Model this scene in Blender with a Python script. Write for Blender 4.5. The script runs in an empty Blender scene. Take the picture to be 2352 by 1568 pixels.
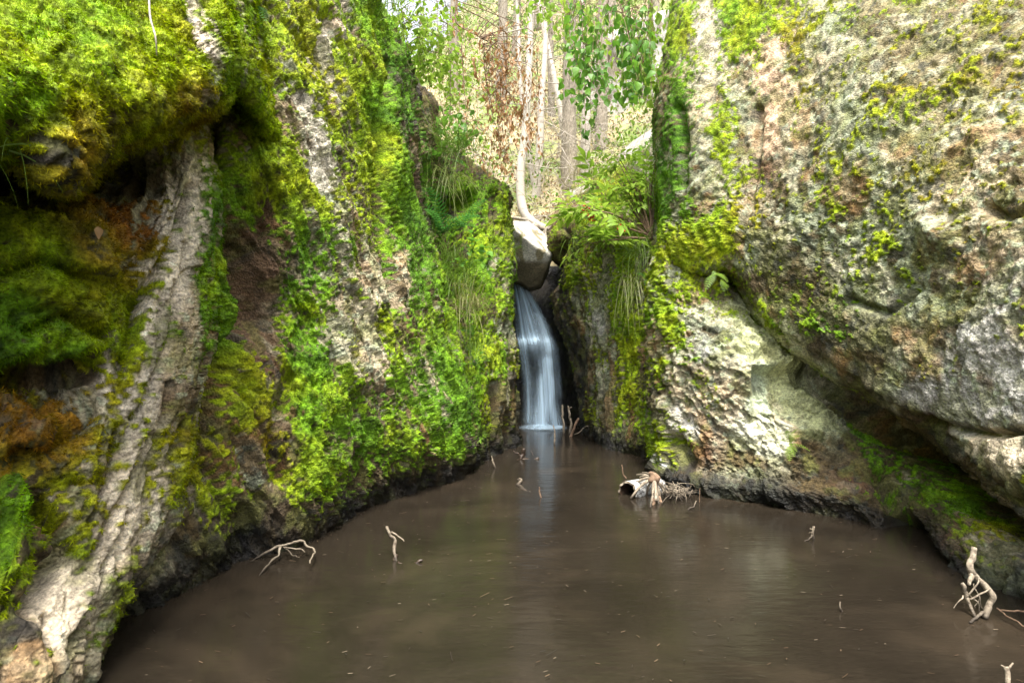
import bpy, math, random
import numpy as np
from mathutils import Vector
rng = np.random.default_rng(7); random.seed(7)
S = bpy.context.scene; COL = S.collection
# ------------------------------------------------------------ camera, world, sun, exposure
CAM_H = 1.3; F = 1306.0; CX, CY = 1176.0, 784.0          # reading scale: the photo at 2352 px wide
cam = bpy.data.cameras.new('camera'); cam.sensor_width = 36; cam.lens = 36*F/2352; cam.clip_end = 400; cam.clip_start = 0.05
co = bpy.data.objects.new('camera', cam); COL.objects.link(co); co.location = (0, 0, CAM_H); co.rotation_euler = (math.radians(90), 0, 0)
S.camera = co
W = bpy.data.worlds.new('World'); S.world = W; W.use_nodes = True
wn, wl = W.node_tree.nodes, W.node_tree.links
SUN_EL, SUN_ROT = 68.0, 176.0
sky = wn.new('ShaderNodeTexSky'); sky.sky_type = 'NISHITA'; sky.sun_disc = False
sky.sun_elevation = math.radians(SUN_EL); sky.sun_rotation = math.radians(SUN_ROT); sky.dust_density = 4.0; sky.ozone_density = 1.0
hs = wn.new('ShaderNodeHueSaturation'); hs.inputs['Saturation'].default_value = 0.3
wl.new(sky.outputs[0], hs.inputs['Color']); wl.new(hs.outputs[0], wn['Background'].inputs['Color'])
wn['Background'].inputs['Strength'].default_value = 0.10
sl = bpy.data.lights.new('sun', 'SUN'); sl.energy = 1.5; sl.angle = math.radians(14); sl.color = (1.0, 0.95, 0.86)
so = bpy.data.objects.new('sun', sl); COL.objects.link(so)
a = math.radians(SUN_ROT); e = math.radians(SUN_EL)
sdir = Vector((math.sin(a)*math.cos(e), math.cos(a)*math.cos(e), math.sin(e)))
so.rotation_euler = sdir.to_track_quat('Z', 'Y').to_euler(); so.location = (0, -5, 20)
S.view_settings.view_transform = 'Standard'; S.view_settings.look = 'None'; S.view_settings.exposure = 2.55; S.view_settings.gamma = 1
S.view_settings.use_curve_mapping = False
S.render.engine = 'CYCLES'
S.cycles.use_denoising = True; S.cycles.max_bounces = 8; S.cycles.diffuse_bounces = 4; S.cycles.transparent_max_bounces = 12

# ------------------------------------------------------------ helpers
def P(x, y, Y):
    return np.array([(x-CX)/F*Y, Y, CAM_H-(y-CY)/F*Y])
def V(x, y, Y): return Vector(P(x, y, Y))
def WLp(x, y, z=0.0):                                     # a point of the water surface seen at x, y
    Y = (CAM_H-z)*F/(y-CY); return Vector(((x-CX)/F*Y, Y, z))
def proj(p):
    Y = np.maximum(p[..., 1], 0.3); return CX+F*p[..., 0]/Y, CY-F*(p[..., 2]-CAM_H)/Y
PERM = rng.permutation(512).astype(np.int64)
RND = rng.random(512).astype(np.float32)
def noise(p):                                             # value noise in 0..1
    i = np.floor(p).astype(np.int64); f = (p-i).astype(np.float32); f = f*f*f*(f*(f*6-15)+10)
    x, y, z = i[..., 0] & 511, i[..., 1], i[..., 2]; out = 0
    for dx in (0, 1):
        hx = PERM[(x+dx) & 511]; wx = f[..., 0] if dx else 1-f[..., 0]
        for dy in (0, 1):
            hy = PERM[(hx+y+dy) & 511]; wy = f[..., 1] if dy else 1-f[..., 1]
            for dz in (0, 1):
                wz = f[..., 2] if dz else 1-f[..., 2]
                out = out + RND[PERM[(hy+z+dz) & 511]]*wx*wy*wz
    return out
def fbm(p, o=4, g=0.5):
    s = 0; a_ = 1; t = 0
    for k in range(o):
        s = s+a_*noise(p+17.3*k); t += a_; a_ *= g; p = p*2.03
    return s/t
def facets(p):                                            # chipped, angular relief: each cell a tilted plane
    b = np.floor(p-.5).astype(np.int64); best = np.full(p.shape[:-1], 9.0, np.float32); val = np.zeros(p.shape[:-1], np.float32)
    for dx in (0, 1):
        for dy in (0, 1):
            for dz in (0, 1):
                i = b+np.array([dx, dy, dz]); h = PERM[(PERM[(PERM[i[..., 0] & 511]+i[..., 1]) & 511]+i[..., 2]) & 511]
                r = p-i-np.stack([RND[h], RND[(h+101) & 511], RND[(h+211) & 511]], -1); d2 = (r*r).sum(-1)
                t = RND[(h+57) & 511]-.5+1.3*((RND[(h+33) & 511]-.5)*r[..., 0]+(RND[(h+77) & 511]-.5)*r[..., 1]+(RND[(h+133) & 511]-.5)*r[..., 2])
                k = d2 < best; best = np.where(k, d2, best); val = np.where(k, t, val)
    return val
def ss(a_, b, x):
    t = np.clip((x-a_)/(b-a_), 0, 1); return t*t*(3-2*t)
def tag(o, label=None, cat=None, group=None, kind=None):
    if label: o['label'] = label
    if cat: o['category'] = cat
    if group: o['group'] = group
    if kind: o['kind'] = kind
    return o
def link(name, me, parent=None):
    o = bpy.data.objects.new(name, me); COL.objects.link(o)
    if parent is not None: o.parent = parent
    return o
def empty(name, loc=(0, 0, 0)):
    o = bpy.data.objects.new(name, None); COL.objects.link(o); o.location = loc; return o
def npmesh(name, v, f, mat, smooth=True, cols=None, rough=None, uv=None):
    v = np.asarray(v, np.float32); f = np.asarray(f, np.int32); k = f.shape[1]
    me = bpy.data.meshes.new(name); me.vertices.add(len(v)); me.vertices.foreach_set('co', v.ravel())
    me.loops.add(f.size); me.loops.foreach_set('vertex_index', f.ravel())
    me.polygons.add(len(f)); me.polygons.foreach_set('loop_start', np.arange(0, f.size, k, dtype=np.int32))
    me.polygons.foreach_set('use_smooth', np.full(len(f), smooth))
    me.update(calc_edges=True)
    if cols is not None:
        at = me.color_attributes.new('Col', 'FLOAT_COLOR', 'POINT')
        c4 = np.ones((len(v), 4), np.float32); c4[:, :3] = cols; at.data.foreach_set('color', c4.ravel())
    if rough is not None:
        at = me.attributes.new('rough', 'FLOAT', 'POINT'); at.data.foreach_set('value', np.asarray(rough, np.float32).ravel())
    if uv is not None:
        l = me.uv_layers.new(name='UVMap'); l.data.foreach_set('uv', np.asarray(uv, np.float32)[f.ravel()].ravel())
    if mat: me.materials.append(mat)
    return me

# ------------------------------------------------------------ materials
def mat(name):
    m = bpy.data.materials.new(name); m.use_nodes = True
    return m, m.node_tree.nodes, m.node_tree.links, m.node_tree.nodes['Principled BSDF']
def N(n, t, **kw):
    x = n.new(t)
    for k, v in kw.items():
        if k in x.inputs: x.inputs[k].default_value = v
        else: setattr(x, k, v)
    return x
def ramp(n, stops):
    r = n.new('ShaderNodeValToRGB'); el = r.color_ramp.elements
    while len(el) < len(stops): el.new(0.5)
    for x, (p, c) in zip(el, stops): x.position = p; x.color = (*c, 1) if len(c) == 3 else c
    return r
def mixcol(n, l, fac, c1, c2, mode='MIX'):
    m = n.new('ShaderNodeMix'); m.data_type = 'RGBA'; m.blend_type = mode
    for s, v in ((m.inputs[0], fac), (m.inputs[6], c1), (m.inputs[7], c2)):
        if hasattr(v, 'links') or hasattr(v, 'is_linked'): l.new(v, s)
        elif isinstance(v, (int, float)): s.default_value = v
        else: s.default_value = (*v, 1)
    return m.outputs[2]
def rock_mat():
    m, n, l, b = mat('rock_with_moss_and_lichen')
    at = N(n, 'ShaderNodeVertexColor', layer_name='Col'); ra = N(n, 'ShaderNodeAttribute', attribute_name='rough')
    tc = n.new('ShaderNodeTexCoord')
    n1 = N(n, 'ShaderNodeTexNoise', Scale=55.0, Detail=6.0, Roughness=0.7); l.new(tc.outputs['Object'], n1.inputs['Vector'])
    r1 = ramp(n, [(0.32, (.38, .38, .38)), (0.5, (1, 1, 1)), (0.68, (1.6, 1.57, 1.5))]); l.new(n1.outputs[0], r1.inputs[0])
    c = mixcol(n, l, 1.0, at.outputs[0], r1.outputs[0], 'MULTIPLY')
    l.new(c, b.inputs['Base Color']); l.new(ra.outputs['Fac'], b.inputs['Roughness'])
    n2 = N(n, 'ShaderNodeTexNoise', Scale=70.0, Detail=7.0, Roughness=0.8); l.new(tc.outputs['Object'], n2.inputs['Vector'])
    v2 = N(n, 'ShaderNodeTexVoronoi', Scale=75.0); l.new(tc.outputs['Object'], v2.inputs['Vector'])
    ad = N(n, 'ShaderNodeMath', operation='ADD'); l.new(n2.outputs[0], ad.inputs[0]); l.new(v2.outputs['Distance'], ad.inputs[1])
    bp = N(n, 'ShaderNodeBump', Strength=.7, Distance=0.014); l.new(ad.outputs[0], bp.inputs['Height']); l.new(bp.outputs[0], b.inputs['Normal'])
    b.inputs['Specular IOR Level'].default_value = 0.35
    return m
def moss_mat():
    m, n, l, b = mat('moss_fibres')
    at = N(n, 'ShaderNodeVertexColor', layer_name='Col')
    d = n.new('ShaderNodeBsdfDiffuse'); t = n.new('ShaderNodeBsdfTranslucent'); mx = N(n, 'ShaderNodeMixShader', Fac=0.35)
    l.new(at.outputs[0], d.inputs[0]); l.new(at.outputs[0], t.inputs[0]); l.new(d.outputs[0], mx.inputs[1]); l.new(t.outputs[0], mx.inputs[2])
    l.new(mx.outputs[0], n['Material Output'].inputs[0]); return m
def leaf_mat(name, c1, c2, trans=0.4, scale=9.0):
    m, n, l, b = mat(name)
    oi = n.new('ShaderNodeObjectInfo'); tc = n.new('ShaderNodeNewGeometry')
    nz = N(n, 'ShaderNodeTexNoise', Scale=scale, Detail=2.0); l.new(tc.outputs['Position'], nz.inputs['Vector'])
    ad = N(n, 'ShaderNodeMath', operation='ADD'); l.new(oi.outputs['Random'], ad.inputs[0]); l.new(nz.outputs[0], ad.inputs[1])
    hf = N(n, 'ShaderNodeMath', operation='MULTIPLY'); l.new(ad.outputs[0], hf.inputs[0]); hf.inputs[1].default_value = 0.5
    r = ramp(n, [(0.25, c1), (0.75, c2)]); l.new(hf.outputs[0], r.inputs[0])
    b.inputs['Roughness'].default_value = 0.5; l.new(r.outputs[0], b.inputs['Base Color'])
    t = n.new('ShaderNodeBsdfTranslucent'); l.new(r.outputs[0], t.inputs[0])
    mx = N(n, 'ShaderNodeMixShader', Fac=trans); l.new(b.outputs[0], mx.inputs[1]); l.new(t.outputs[0], mx.inputs[2])
    l.new(mx.outputs[0], n['Material Output'].inputs[0]); return m
def bark_mat(name, c1, c2, scale=(12, 12, 3), thr=(0.35, 0.65), rough=0.85, bump=0.5, wetline=False):
    m, n, l, b = mat(name); tc = n.new('ShaderNodeTexCoord'); mp = N(n, 'ShaderNodeMapping'); mp.inputs['Scale'].default_value = scale
    l.new(tc.outputs['Object'], mp.inputs[0]); nz = N(n, 'ShaderNodeTexNoise', Scale=3.0, Detail=6.0, Roughness=0.65); l.new(mp.outputs[0], nz.inputs['Vector'])
    r = ramp(n, [(thr[0], c1), (thr[1], c2)]); l.new(nz.outputs[0], r.inputs[0]); l.new(r.outputs[0], b.inputs['Base Color'])
    b.inputs['Roughness'].default_value = rough
    if wetline:
        ge = n.new('ShaderNodeNewGeometry'); sx = n.new('ShaderNodeSeparateXYZ'); l.new(ge.outputs['Position'], sx.inputs[0]); mr = N(n, 'ShaderNodeMapRange'); mr.inputs['From Min'].default_value = .01; mr.inputs['From Max'].default_value = .06; l.new(sx.outputs['Z'], mr.inputs['Value'])
        l.new(mixcol(n, l, mr.outputs[0], (.035, .025, .016), r.outputs[0]), b.inputs['Base Color'])
    bp = N(n, 'ShaderNodeBump', Strength=bump, Distance=0.02); l.new(nz.outputs[0], bp.inputs['Height']); l.new(bp.outputs[0], b.inputs['Normal']); return m
ROCK, MOSS = rock_mat(), moss_mat()
M_GREEN = leaf_mat('green_leaf', (.07, .19, .02), (.16, .34, .035), 0.5)
M_LIME = leaf_mat('lime_leaf', (.17, .30, .025), (.29, .42, .05), 0.5)
M_DEAD = leaf_mat('withered_leaf', (.30, .14, .05), (.50, .30, .14), 0.45)
M_FERN = leaf_mat('fern_leaf', (.05, .17, .03), (.11, .3, .05), 0.45)
M_GRASS = leaf_mat('grass_blade', (.1, .17, .02), (.2, .3, .05), 0.4, 30.0)
M_DRYGRASS = leaf_mat('dry_grass_blade', (.3, .26, .12), (.2, .25, .06), 0.35, 30.0)
M_NEEDLE = leaf_mat('spruce_needles', (.1, .16, .05), (.22, .27, .1), 0.3, 4.0)
M_BIRCH = bark_mat('birch_bark', (.12, .095, .075), (.42, .37, .31), (1.2, 1.2, 7), (.3, .42))
M_SPRUCE = bark_mat('spruce_bark', (.15, .12, .085), (.36, .31, .24), (14, 14, 5))
M_DRIFT = bark_mat('bleached_driftwood', (.10, .075, .05), (.36, .30, .22), (18, 18, 18), rough=0.75, bump=.4, wetline=True)
M_PALEWOOD = bark_mat('pale_dry_twig', (.22, .18, .14), (.46, .41, .35), (9, 9, 9))
M_TWIG = bark_mat('brown_twig', (.1, .06, .035), (.25, .16, .1), (12, 12, 12))
M_WETWOOD = bark_mat('wet_dark_wood', (.02, .014, .01), (.07, .045, .03), (14, 14, 14), rough=0.3)
M_BERRY = leaf_mat('red_berry', (.55, .03, .01), (.6, .06, .02), 0.1)

# ------------------------------------------------------------ what grows and shows on the rock, read off the photo
MOSSMAP = ["9998676587000005857432433 "[:24], "999865657600000952323333", "998756758800000962233433", "463227758700000851122423",
           "322318567880000733233322", "788617375670000584223222", "898217274570000564333211", "897115275470000521332111",
           "885115364670000310032210", "573117566770000210012000", "641165587870000500003500", "431157585200000000001463",
           "831134200000000000000143", "831100000000000000000011", "331100000000000000000001", "320000000000000000000000"]
MM = np.array([[int(c) if c.isdigit() else 3 for c in r.ljust(24, '0')] for r in MOSSMAP], np.float32)/9
MM[0:5, 15] = .62; MM[2:4, 20:22] = .3; MM[4:11, 11] = np.array([8, 7, 7, 6, 6, 5, 3])/9; MM[5:11, 14] = np.array([5, 5, 4, 4, 4, 4])/9; MM[4:11, 13] = np.array([5, 5, 4, 2, 2, 1, 1])/9; MM[3:5, 14] = .6
def mossmap(x, y):
    u = np.clip((x-49)/98, 0, 22.999); v = np.clip((y-49)/98, 0, 14.999); i = u.astype(int); j = v.astype(int); u = u-i; v = v-j
    return (MM[j, i]*(1-u)+MM[j, i+1]*u)*(1-v)+(MM[j+1, i]*(1-u)+MM[j+1, i+1]*u)*v
STROKES = [  # points, width, change of moss cover
    ([(655, 430), (680, 600), (680, 800), (700, 950), (720, 1110)], 45, .45), ([(850, 20), (872, 200), (865, 360)], 36, .4),
    ([(905, 380), (940, 560), (1000, 780), (1060, 960)], 26, .5), ([(505, 420), (495, 600), (500, 800)], 24, .4),
    ([(880, 700), (900, 900), (920, 1020)], 30, .2), ([(560, 300), (575, 420), (610, 520)], 46, .4), ([(690, 60), (720, 200), (760, 330)], 26, .3), ([(540, 760), (560, 900), (600, 1080)], 40, .3), ([(620, 640), (650, 760)], 24, .3), ([(520, 950), (500, 1120)], 34, .2), ([(550, 260), (640, 330), (660, 430)], 35, .3), ([(430, 1000), (440, 1150), (520, 1180)], 40, .3),
    ([(680, 235), (720, 340), (742, 420)], 24, -.7), ([(605, 600), (600, 790)], 26, -.5), ([(850, 600), (870, 680)], 18, -.7), ([(920, 590), (925, 680)], 14, -.7),
    ([(830, 720), (850, 900)], 26, -.4), ([(750, 70), (740, 110)], 18, -.6), ([(565, 1000), (570, 1080)], 18, -.6), ([(545, 280), (560, 340)], 18, -.6),
    ([(780, 690), (790, 820)], 22, -.4), ([(440, 0), (460, 110)], 22, -.6), ([(880, 300), (885, 560)], 9, -.8), ([(620, 450), (600, 560)], 20, -.5),
    ([(1690, 0), (1710, 60), (1695, 95)], 36, .6), ([(1650, 300), (1660, 400)], 20, .45), ([(1575, 60), (1545, 300)], 24, .15), ([(1612, 110), (1622, 480)], 34, -.4), ([(1560, 580), (1640, 555)], 36, .45),
    ([(1775, 100), (1775, 320)], 24, -.6), ([(1620, 20), (1640, 110)], 22, -.6), ([(1760, 420), (1750, 520)], 20, .3),
    ([(1510, 640), (1540, 780)], 22, .3), ([(1440, 560), (1450, 800)], 26, .35), ([(1330, 560), (1320, 640)], 16, .3), ([(1410, 700), (1440, 850)], 22, .3), ([(1460, 900), (1500, 1010)], 34, .5),
    ([(2180, 1140), (2260, 1190)], 36, .25), ([(1985, 980), (2010, 1060)], 26, .3), ([(1900, 800), (2050, 900), (2200, 1040), (2352, 1170)], 40, -.5), ([(2060, 720), (2100, 760)], 24, .4), ([(1890, 740), (1930, 770)], 24, .4),
    ([(1090, 800), (1110, 980)], 24, .4), ([(1150, 430), (1165, 640)], 18, .3), ([(1080, 620), (1150, 700)], 30, .5), ([(1120, 780), (1160, 850)], 22, .4), ([(1400, 400), (1490, 470)], 40, .6)]
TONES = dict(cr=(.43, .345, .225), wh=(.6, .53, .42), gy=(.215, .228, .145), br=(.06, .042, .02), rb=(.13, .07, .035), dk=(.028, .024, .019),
             ol=(.12, .115, .05), oo=(.2, .165, .085), pk=(.40, .275, .165), pg=(.42, .44, .25), bl=(.33, .32, .29))  # dark tone in the overhang's cavity and on the cliff's turned-away edge: painted shade
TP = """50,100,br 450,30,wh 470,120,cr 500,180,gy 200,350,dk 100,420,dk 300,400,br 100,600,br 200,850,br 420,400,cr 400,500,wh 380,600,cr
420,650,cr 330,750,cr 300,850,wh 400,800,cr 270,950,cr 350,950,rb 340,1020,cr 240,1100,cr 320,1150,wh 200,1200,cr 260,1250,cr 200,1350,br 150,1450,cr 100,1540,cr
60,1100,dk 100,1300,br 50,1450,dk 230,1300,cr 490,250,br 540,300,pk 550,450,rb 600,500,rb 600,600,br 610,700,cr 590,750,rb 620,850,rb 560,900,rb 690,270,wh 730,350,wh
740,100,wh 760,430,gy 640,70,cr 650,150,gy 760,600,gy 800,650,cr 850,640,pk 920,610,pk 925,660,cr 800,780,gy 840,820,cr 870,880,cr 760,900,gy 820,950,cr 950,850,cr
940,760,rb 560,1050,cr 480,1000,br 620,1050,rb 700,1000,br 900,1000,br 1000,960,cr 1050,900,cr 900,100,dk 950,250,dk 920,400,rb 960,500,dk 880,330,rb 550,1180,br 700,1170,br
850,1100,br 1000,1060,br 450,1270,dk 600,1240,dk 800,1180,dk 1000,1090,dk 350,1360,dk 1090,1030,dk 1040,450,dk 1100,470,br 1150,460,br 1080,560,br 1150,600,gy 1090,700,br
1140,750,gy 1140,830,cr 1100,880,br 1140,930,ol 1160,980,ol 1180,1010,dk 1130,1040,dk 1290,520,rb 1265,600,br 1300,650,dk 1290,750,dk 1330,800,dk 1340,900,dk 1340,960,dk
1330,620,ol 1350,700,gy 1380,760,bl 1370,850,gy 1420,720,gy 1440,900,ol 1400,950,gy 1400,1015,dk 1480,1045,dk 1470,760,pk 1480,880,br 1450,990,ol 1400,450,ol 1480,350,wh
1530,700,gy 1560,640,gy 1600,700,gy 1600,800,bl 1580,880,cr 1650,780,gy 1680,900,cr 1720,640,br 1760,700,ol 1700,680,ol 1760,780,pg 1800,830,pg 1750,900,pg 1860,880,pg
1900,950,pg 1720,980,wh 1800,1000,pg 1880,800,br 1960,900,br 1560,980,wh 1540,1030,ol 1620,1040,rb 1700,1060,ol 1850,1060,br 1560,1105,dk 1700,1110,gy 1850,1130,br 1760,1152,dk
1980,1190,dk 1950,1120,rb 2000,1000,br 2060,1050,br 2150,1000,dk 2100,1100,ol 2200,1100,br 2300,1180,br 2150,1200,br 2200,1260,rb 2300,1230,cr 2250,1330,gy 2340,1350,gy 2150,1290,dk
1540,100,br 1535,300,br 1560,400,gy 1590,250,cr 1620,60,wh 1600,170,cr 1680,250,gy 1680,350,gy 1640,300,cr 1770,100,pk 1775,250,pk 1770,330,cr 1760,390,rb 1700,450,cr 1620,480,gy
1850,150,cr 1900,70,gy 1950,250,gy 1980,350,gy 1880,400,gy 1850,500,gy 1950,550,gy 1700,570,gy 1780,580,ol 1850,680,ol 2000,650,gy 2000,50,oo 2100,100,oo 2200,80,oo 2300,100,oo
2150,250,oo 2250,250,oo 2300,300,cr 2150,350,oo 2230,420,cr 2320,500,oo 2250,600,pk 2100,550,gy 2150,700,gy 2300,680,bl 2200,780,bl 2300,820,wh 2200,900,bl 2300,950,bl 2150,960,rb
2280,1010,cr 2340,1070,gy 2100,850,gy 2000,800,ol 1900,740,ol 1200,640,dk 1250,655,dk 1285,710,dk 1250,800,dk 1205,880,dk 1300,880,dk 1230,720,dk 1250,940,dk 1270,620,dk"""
tp = [t.split(',') for t in TP.split()]
TXY = np.array([(float(t[0]), float(t[1])) for t in tp], np.float32); TC = np.array([TONES[t[2]] for t in tp], np.float32)
HUES = """50,60,5 200,150,4.5 380,150,5.5 440,220,7 50,250,3.5 180,330,6.5 300,500,8.5 230,580,7 100,620,5 30,750,3 130,800,4 200,700,6 150,930,8 60,1000,7.5 30,1250,3.5 100,1300,5 150,1150,6
550,200,3.5 640,150,5.5 560,80,4.5 740,200,5.5 860,150,5 870,330,5 910,150,2 950,300,2 980,450,2 640,400,4.5 500,500,2.5 500,750,3 690,600,3 690,800,3 690,950,3.5 850,800,5 850,950,3.5 940,650,3
1000,850,3 1060,950,2.5 500,920,5.5 430,1050,6 550,1100,4 600,1000,6.5 620,850,6.5 800,450,5.5 1060,500,3.5 1150,500,4.5 1100,700,4 1140,850,4.2 1140,930,5.5 1400,430,5 1340,600,5 1440,650,4.5 1430,900,5 1500,980,4.5
1540,150,3.5 1590,100,4.8 1535,250,2.3 1545,350,2.3 1550,450,2.6 1710,60,4.5 1660,360,4.8 1600,560,5.3 1540,700,4.5 1750,480,6 1850,120,6.5 2000,80,5 2100,150,7 2250,150,6.5 2100,280,5 2150,400,6 2050,550,5 2250,500,6 1900,600,4.5
2100,740,5.5 1900,770,3.5 1990,1000,3.5 2060,1050,3 2200,1150,4 2280,1180,6 2080,900,7"""
hp = np.array([[float(q) for q in t.split(',')] for t in HUES.split()], np.float32)
def idw(x, y, XY, C, pw=1.8):
    num = 0; den = 0
    for k in range(len(XY)):
        w = ((x-XY[k, 0])**2+(y-XY[k, 1])**2+120)**(-pw); den = den+w
        num = num+(w[..., None]*C[k] if C.ndim > 1 else w*C[k])
    return num/(den[..., None] if C.ndim > 1 else den)
def stroke(x, y, pts):
    d = np.full(x.shape, 1e9, np.float32)
    for (x0, y0), (x1, y1) in zip(pts[:-1], pts[1:]):
        dx, dy = x1-x0, y1-y0; t = np.clip(((x-x0)*dx+(y-y0)*dy)/(dx*dx+dy*dy+1e-6), 0, 1)
        d = np.minimum(d, np.hypot(x-x0-t*dx, y-y0-t*dy))
    return d
HK = np.array([0, 2, 3.5, 5, 6, 7, 8, 9.0])
HC = np.array([(.02, .058, .004), (.045, .115, .004), (.09, .18, .004), (.175, .23, .004), (.19, .2, .004), (.17, .135, .006), (.19, .1, .008), (.19, .075, .01)])
PATCHES = [([(1755, 800), (1840, 870), (1890, 950)], 44, (.5, .52, .27)), ([(1745, 870), (1750, 930)], 34, (.46, .52, .36)), ([(1720, 985), (1800, 1010)], 40, (.66, .66, .5)), ([(1690, 700), (1760, 775)], 22, (.42, .44, .25)),
           ([(1560, 960), (1590, 1000)], 24, (.72, .68, .6)), ([(2290, 1030), (2350, 1075)], 34, (.6, .5, .36)), ([(1775, 120), (1772, 330)], 26, (.62, .42, .28)), ([(1612, 10), (1640, 110)], 20, (.5, .43, .32)), ([(685, 240), (745, 430)], 20, (.7, .64, .52)),
           ([(2270, 780), (2360, 870)], 60, (.55, .53, .49)), ([(2110, 900), (2260, 960)], 40, (.42, .4, .37)), ([(440, 420), (360, 640), (280, 860), (320, 1000)], 62, (.72, .63, .5)), ([(330, 1040), (250, 1230), (150, 1450)], 64, (.68, .58, .44)), ([(1510, 1020), (1512, 1070)], 8, (.7, .7, .66)),
           ([(450, 0), (470, 130)], 22, (.66, .56, .44)), ([(600, 600), (590, 800)], 30, (.2, .12, .07))]
def mosscol(h): return np.stack([np.interp(h, HK, HC[:, i]) for i in range(3)], -1)

# ------------------------------------------------------------ rock masses
def crw(n, ts):                                           # Catmull-Rom weights
    Wt = np.zeros((len(ts), n))
    for r, t in enumerate(ts):
        i = min(int(t), n-2); f = t-i
        w = (-.5*f+f*f-.5*f**3, 1-2.5*f*f+1.5*f**3, .5*f+2*f*f-1.5*f**3, -.5*f*f+.5*f**3)
        for k, wk in zip((i-1, i, i+1, i+2), w):
            if k < 0: Wt[r, 0] += 2*wk; Wt[r, 1] -= wk
            elif k > n-1: Wt[r, n-1] += 2*wk; Wt[r, n-2] -= wk
            else: Wt[r, k] += wk
    return Wt
def spread(C, axis, n):
    x, y = proj(C); x = np.clip(x, -150, 2500); y = np.clip(y, -200, 1750); d = np.hypot(np.diff(x, axis=axis), np.diff(y, axis=axis)).mean(axis=1-axis); d = np.clip(d, 18, 1e9)
    cum = np.concatenate([[0], np.cumsum(d)]); return np.interp(np.linspace(0, cum[-1], n), cum, np.arange(len(cum)))
def normals(G):
    du = np.gradient(G, axis=1); dv = np.gradient(G, axis=0); n = np.cross(du, dv); return n/(np.linalg.norm(n, axis=-1, keepdims=True)+1e-9)
def rock(name, C, nr, nc, label, cat=None, kind='structure', streak=(0.15, 0, 1), stretch=3.0, amp=1.0, mossn=0, blade=0.014, mossbias=0.0, fol=0.0, feature=None, wetz=0.16, group=None, chip=1.0, soilb=0.0, cushh=.022, flat=0.6):
    C = np.array(C, float); G = np.einsum('ri,ijk,cj->rck', crw(C.shape[0], spread(C, 0, nr)), C, crw(C.shape[1], spread(C, 1, nc)))
    n0 = normals(G); view = np.array([0, 0, CAM_H])-G
    flip = (np.einsum('rck,rck->rc', n0, view)/np.linalg.norm(view, axis=-1)).mean() < 0
    if flip: n0 = -n0
    x, y = proj(G)
    s = np.array(streak, float); s /= np.linalg.norm(s)
    along = (G@s)[..., None]*s; Q = G-along*(1-1/stretch)  # squeezed along the grain
    big = fbm(G*1.7+3, 3)-.5; mid = np.abs(fbm(Q*6+11, 3)-.5)*2; mid2 = fbm(Q*13+5, 3)-.5
    fine = fbm(Q*34, 3)-.5; grit = noise(G*85)-.5
    cells = np.abs(noise(G*21+40)-.5)*2
    d = amp*(.20*big+.085*(.35-mid)+.05*mid2+.03*fine+.012*grit+.012*(cells-.5)+chip*(.045*facets(Q*7+1.5*mid2[..., None])+.020*facets(Q*22+.5*fine[..., None])+.010*facets(Q*48)))
    if fol:                                               # stepped layering along the grain
        t = np.cross(s, np.array([0, -1, 0])); t /= np.linalg.norm(t)
        q = G@t*11+2.2*fbm(G*1.5, 3); st = q-np.floor(q); d = d+fol*(st**1.5-.5)+fol*1.2*(fbm(Q*17+66, 3)-.5)*2-fol*1.3*ss(.62, .74, fbm(Q*9+88, 3))
    if feature: d = d+feature(x, y, G)
    cov = mossmap(x, y)
    for pts, w, a_ in STROKES: cov = cov+a_*np.exp(-(stroke(x, y, pts)/w)**2)
    cov = np.clip(cov+mossbias, 0, 1.15)
    nn = .42*fbm(Q*5+31, 4)+.30*fbm(Q*17+9, 3)+.28*noise(G*46); nn = ss(.27, .73, nn); cov = cov*.9
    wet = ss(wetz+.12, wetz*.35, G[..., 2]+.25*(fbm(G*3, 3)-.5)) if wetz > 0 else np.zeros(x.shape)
    m = ss(-.10, .10, nn-(1-cov)+.22*(noise(G*62)-.5))*(1-wet)*(cov > .02)
    cush = np.abs(fbm(G*11+70, 2)-.5)*2
    d = d+m*(.006+cushh*cush+.018*(fbm(G*40, 2)-.5))
    G2 = G+n0*d[..., None]
    n1 = normals(G2); n1 = -n1 if flip else n1
    # colours of stone (some shade painted in), lichen, soil and moss
    wob = 26*(np.stack([fbm(G*4+50, 3), fbm(G*4+90, 3)], -1)-.5)*2
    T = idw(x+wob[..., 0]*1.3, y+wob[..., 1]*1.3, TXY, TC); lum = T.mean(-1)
    pf = fbm(Q*7+120, 4); pg_ = fbm(Q*18+150, 3); sp = noise(G*60+7)
    T = T*(.55+.9*pg_)[..., None]*(.75+.5*noise(G*42+77))[..., None]
    pal = ss(.54, .62, pf)*ss(.05, .12, lum)*.75
    T = T*(1-pal[..., None])+pal[..., None]*np.array([.42, .385, .265])*(.6+.8*sp)[..., None]
    soil = ss(.56-soilb, .66-soilb, fbm(Q*6+200, 4))*.85; T = T*(1-soil[..., None])+soil[..., None]*np.array([.085, .06, .024])*(.5+sp)[..., None]
    lich = ss(.56, .64, fbm(G*24+220, 3))*ss(.1, .2, lum)*.8; T = T*(1-lich[..., None])+lich[..., None]*np.array([.36, .40, .27])*(.6+.6*sp)[..., None]
    crust = ss(.6, .66, fbm(G*15+260, 3))*.7; T = T*(1-crust[..., None])+crust[..., None]*np.array([.05, .052, .04])
    rust = ss(.6, .7, fbm(Q*5+300, 3))*ss(.05, .1, lum)*.5; T = T*(1-rust[..., None])+rust[..., None]*np.array([.27, .135, .04])*(.6+.7*sp)[..., None]
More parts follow.
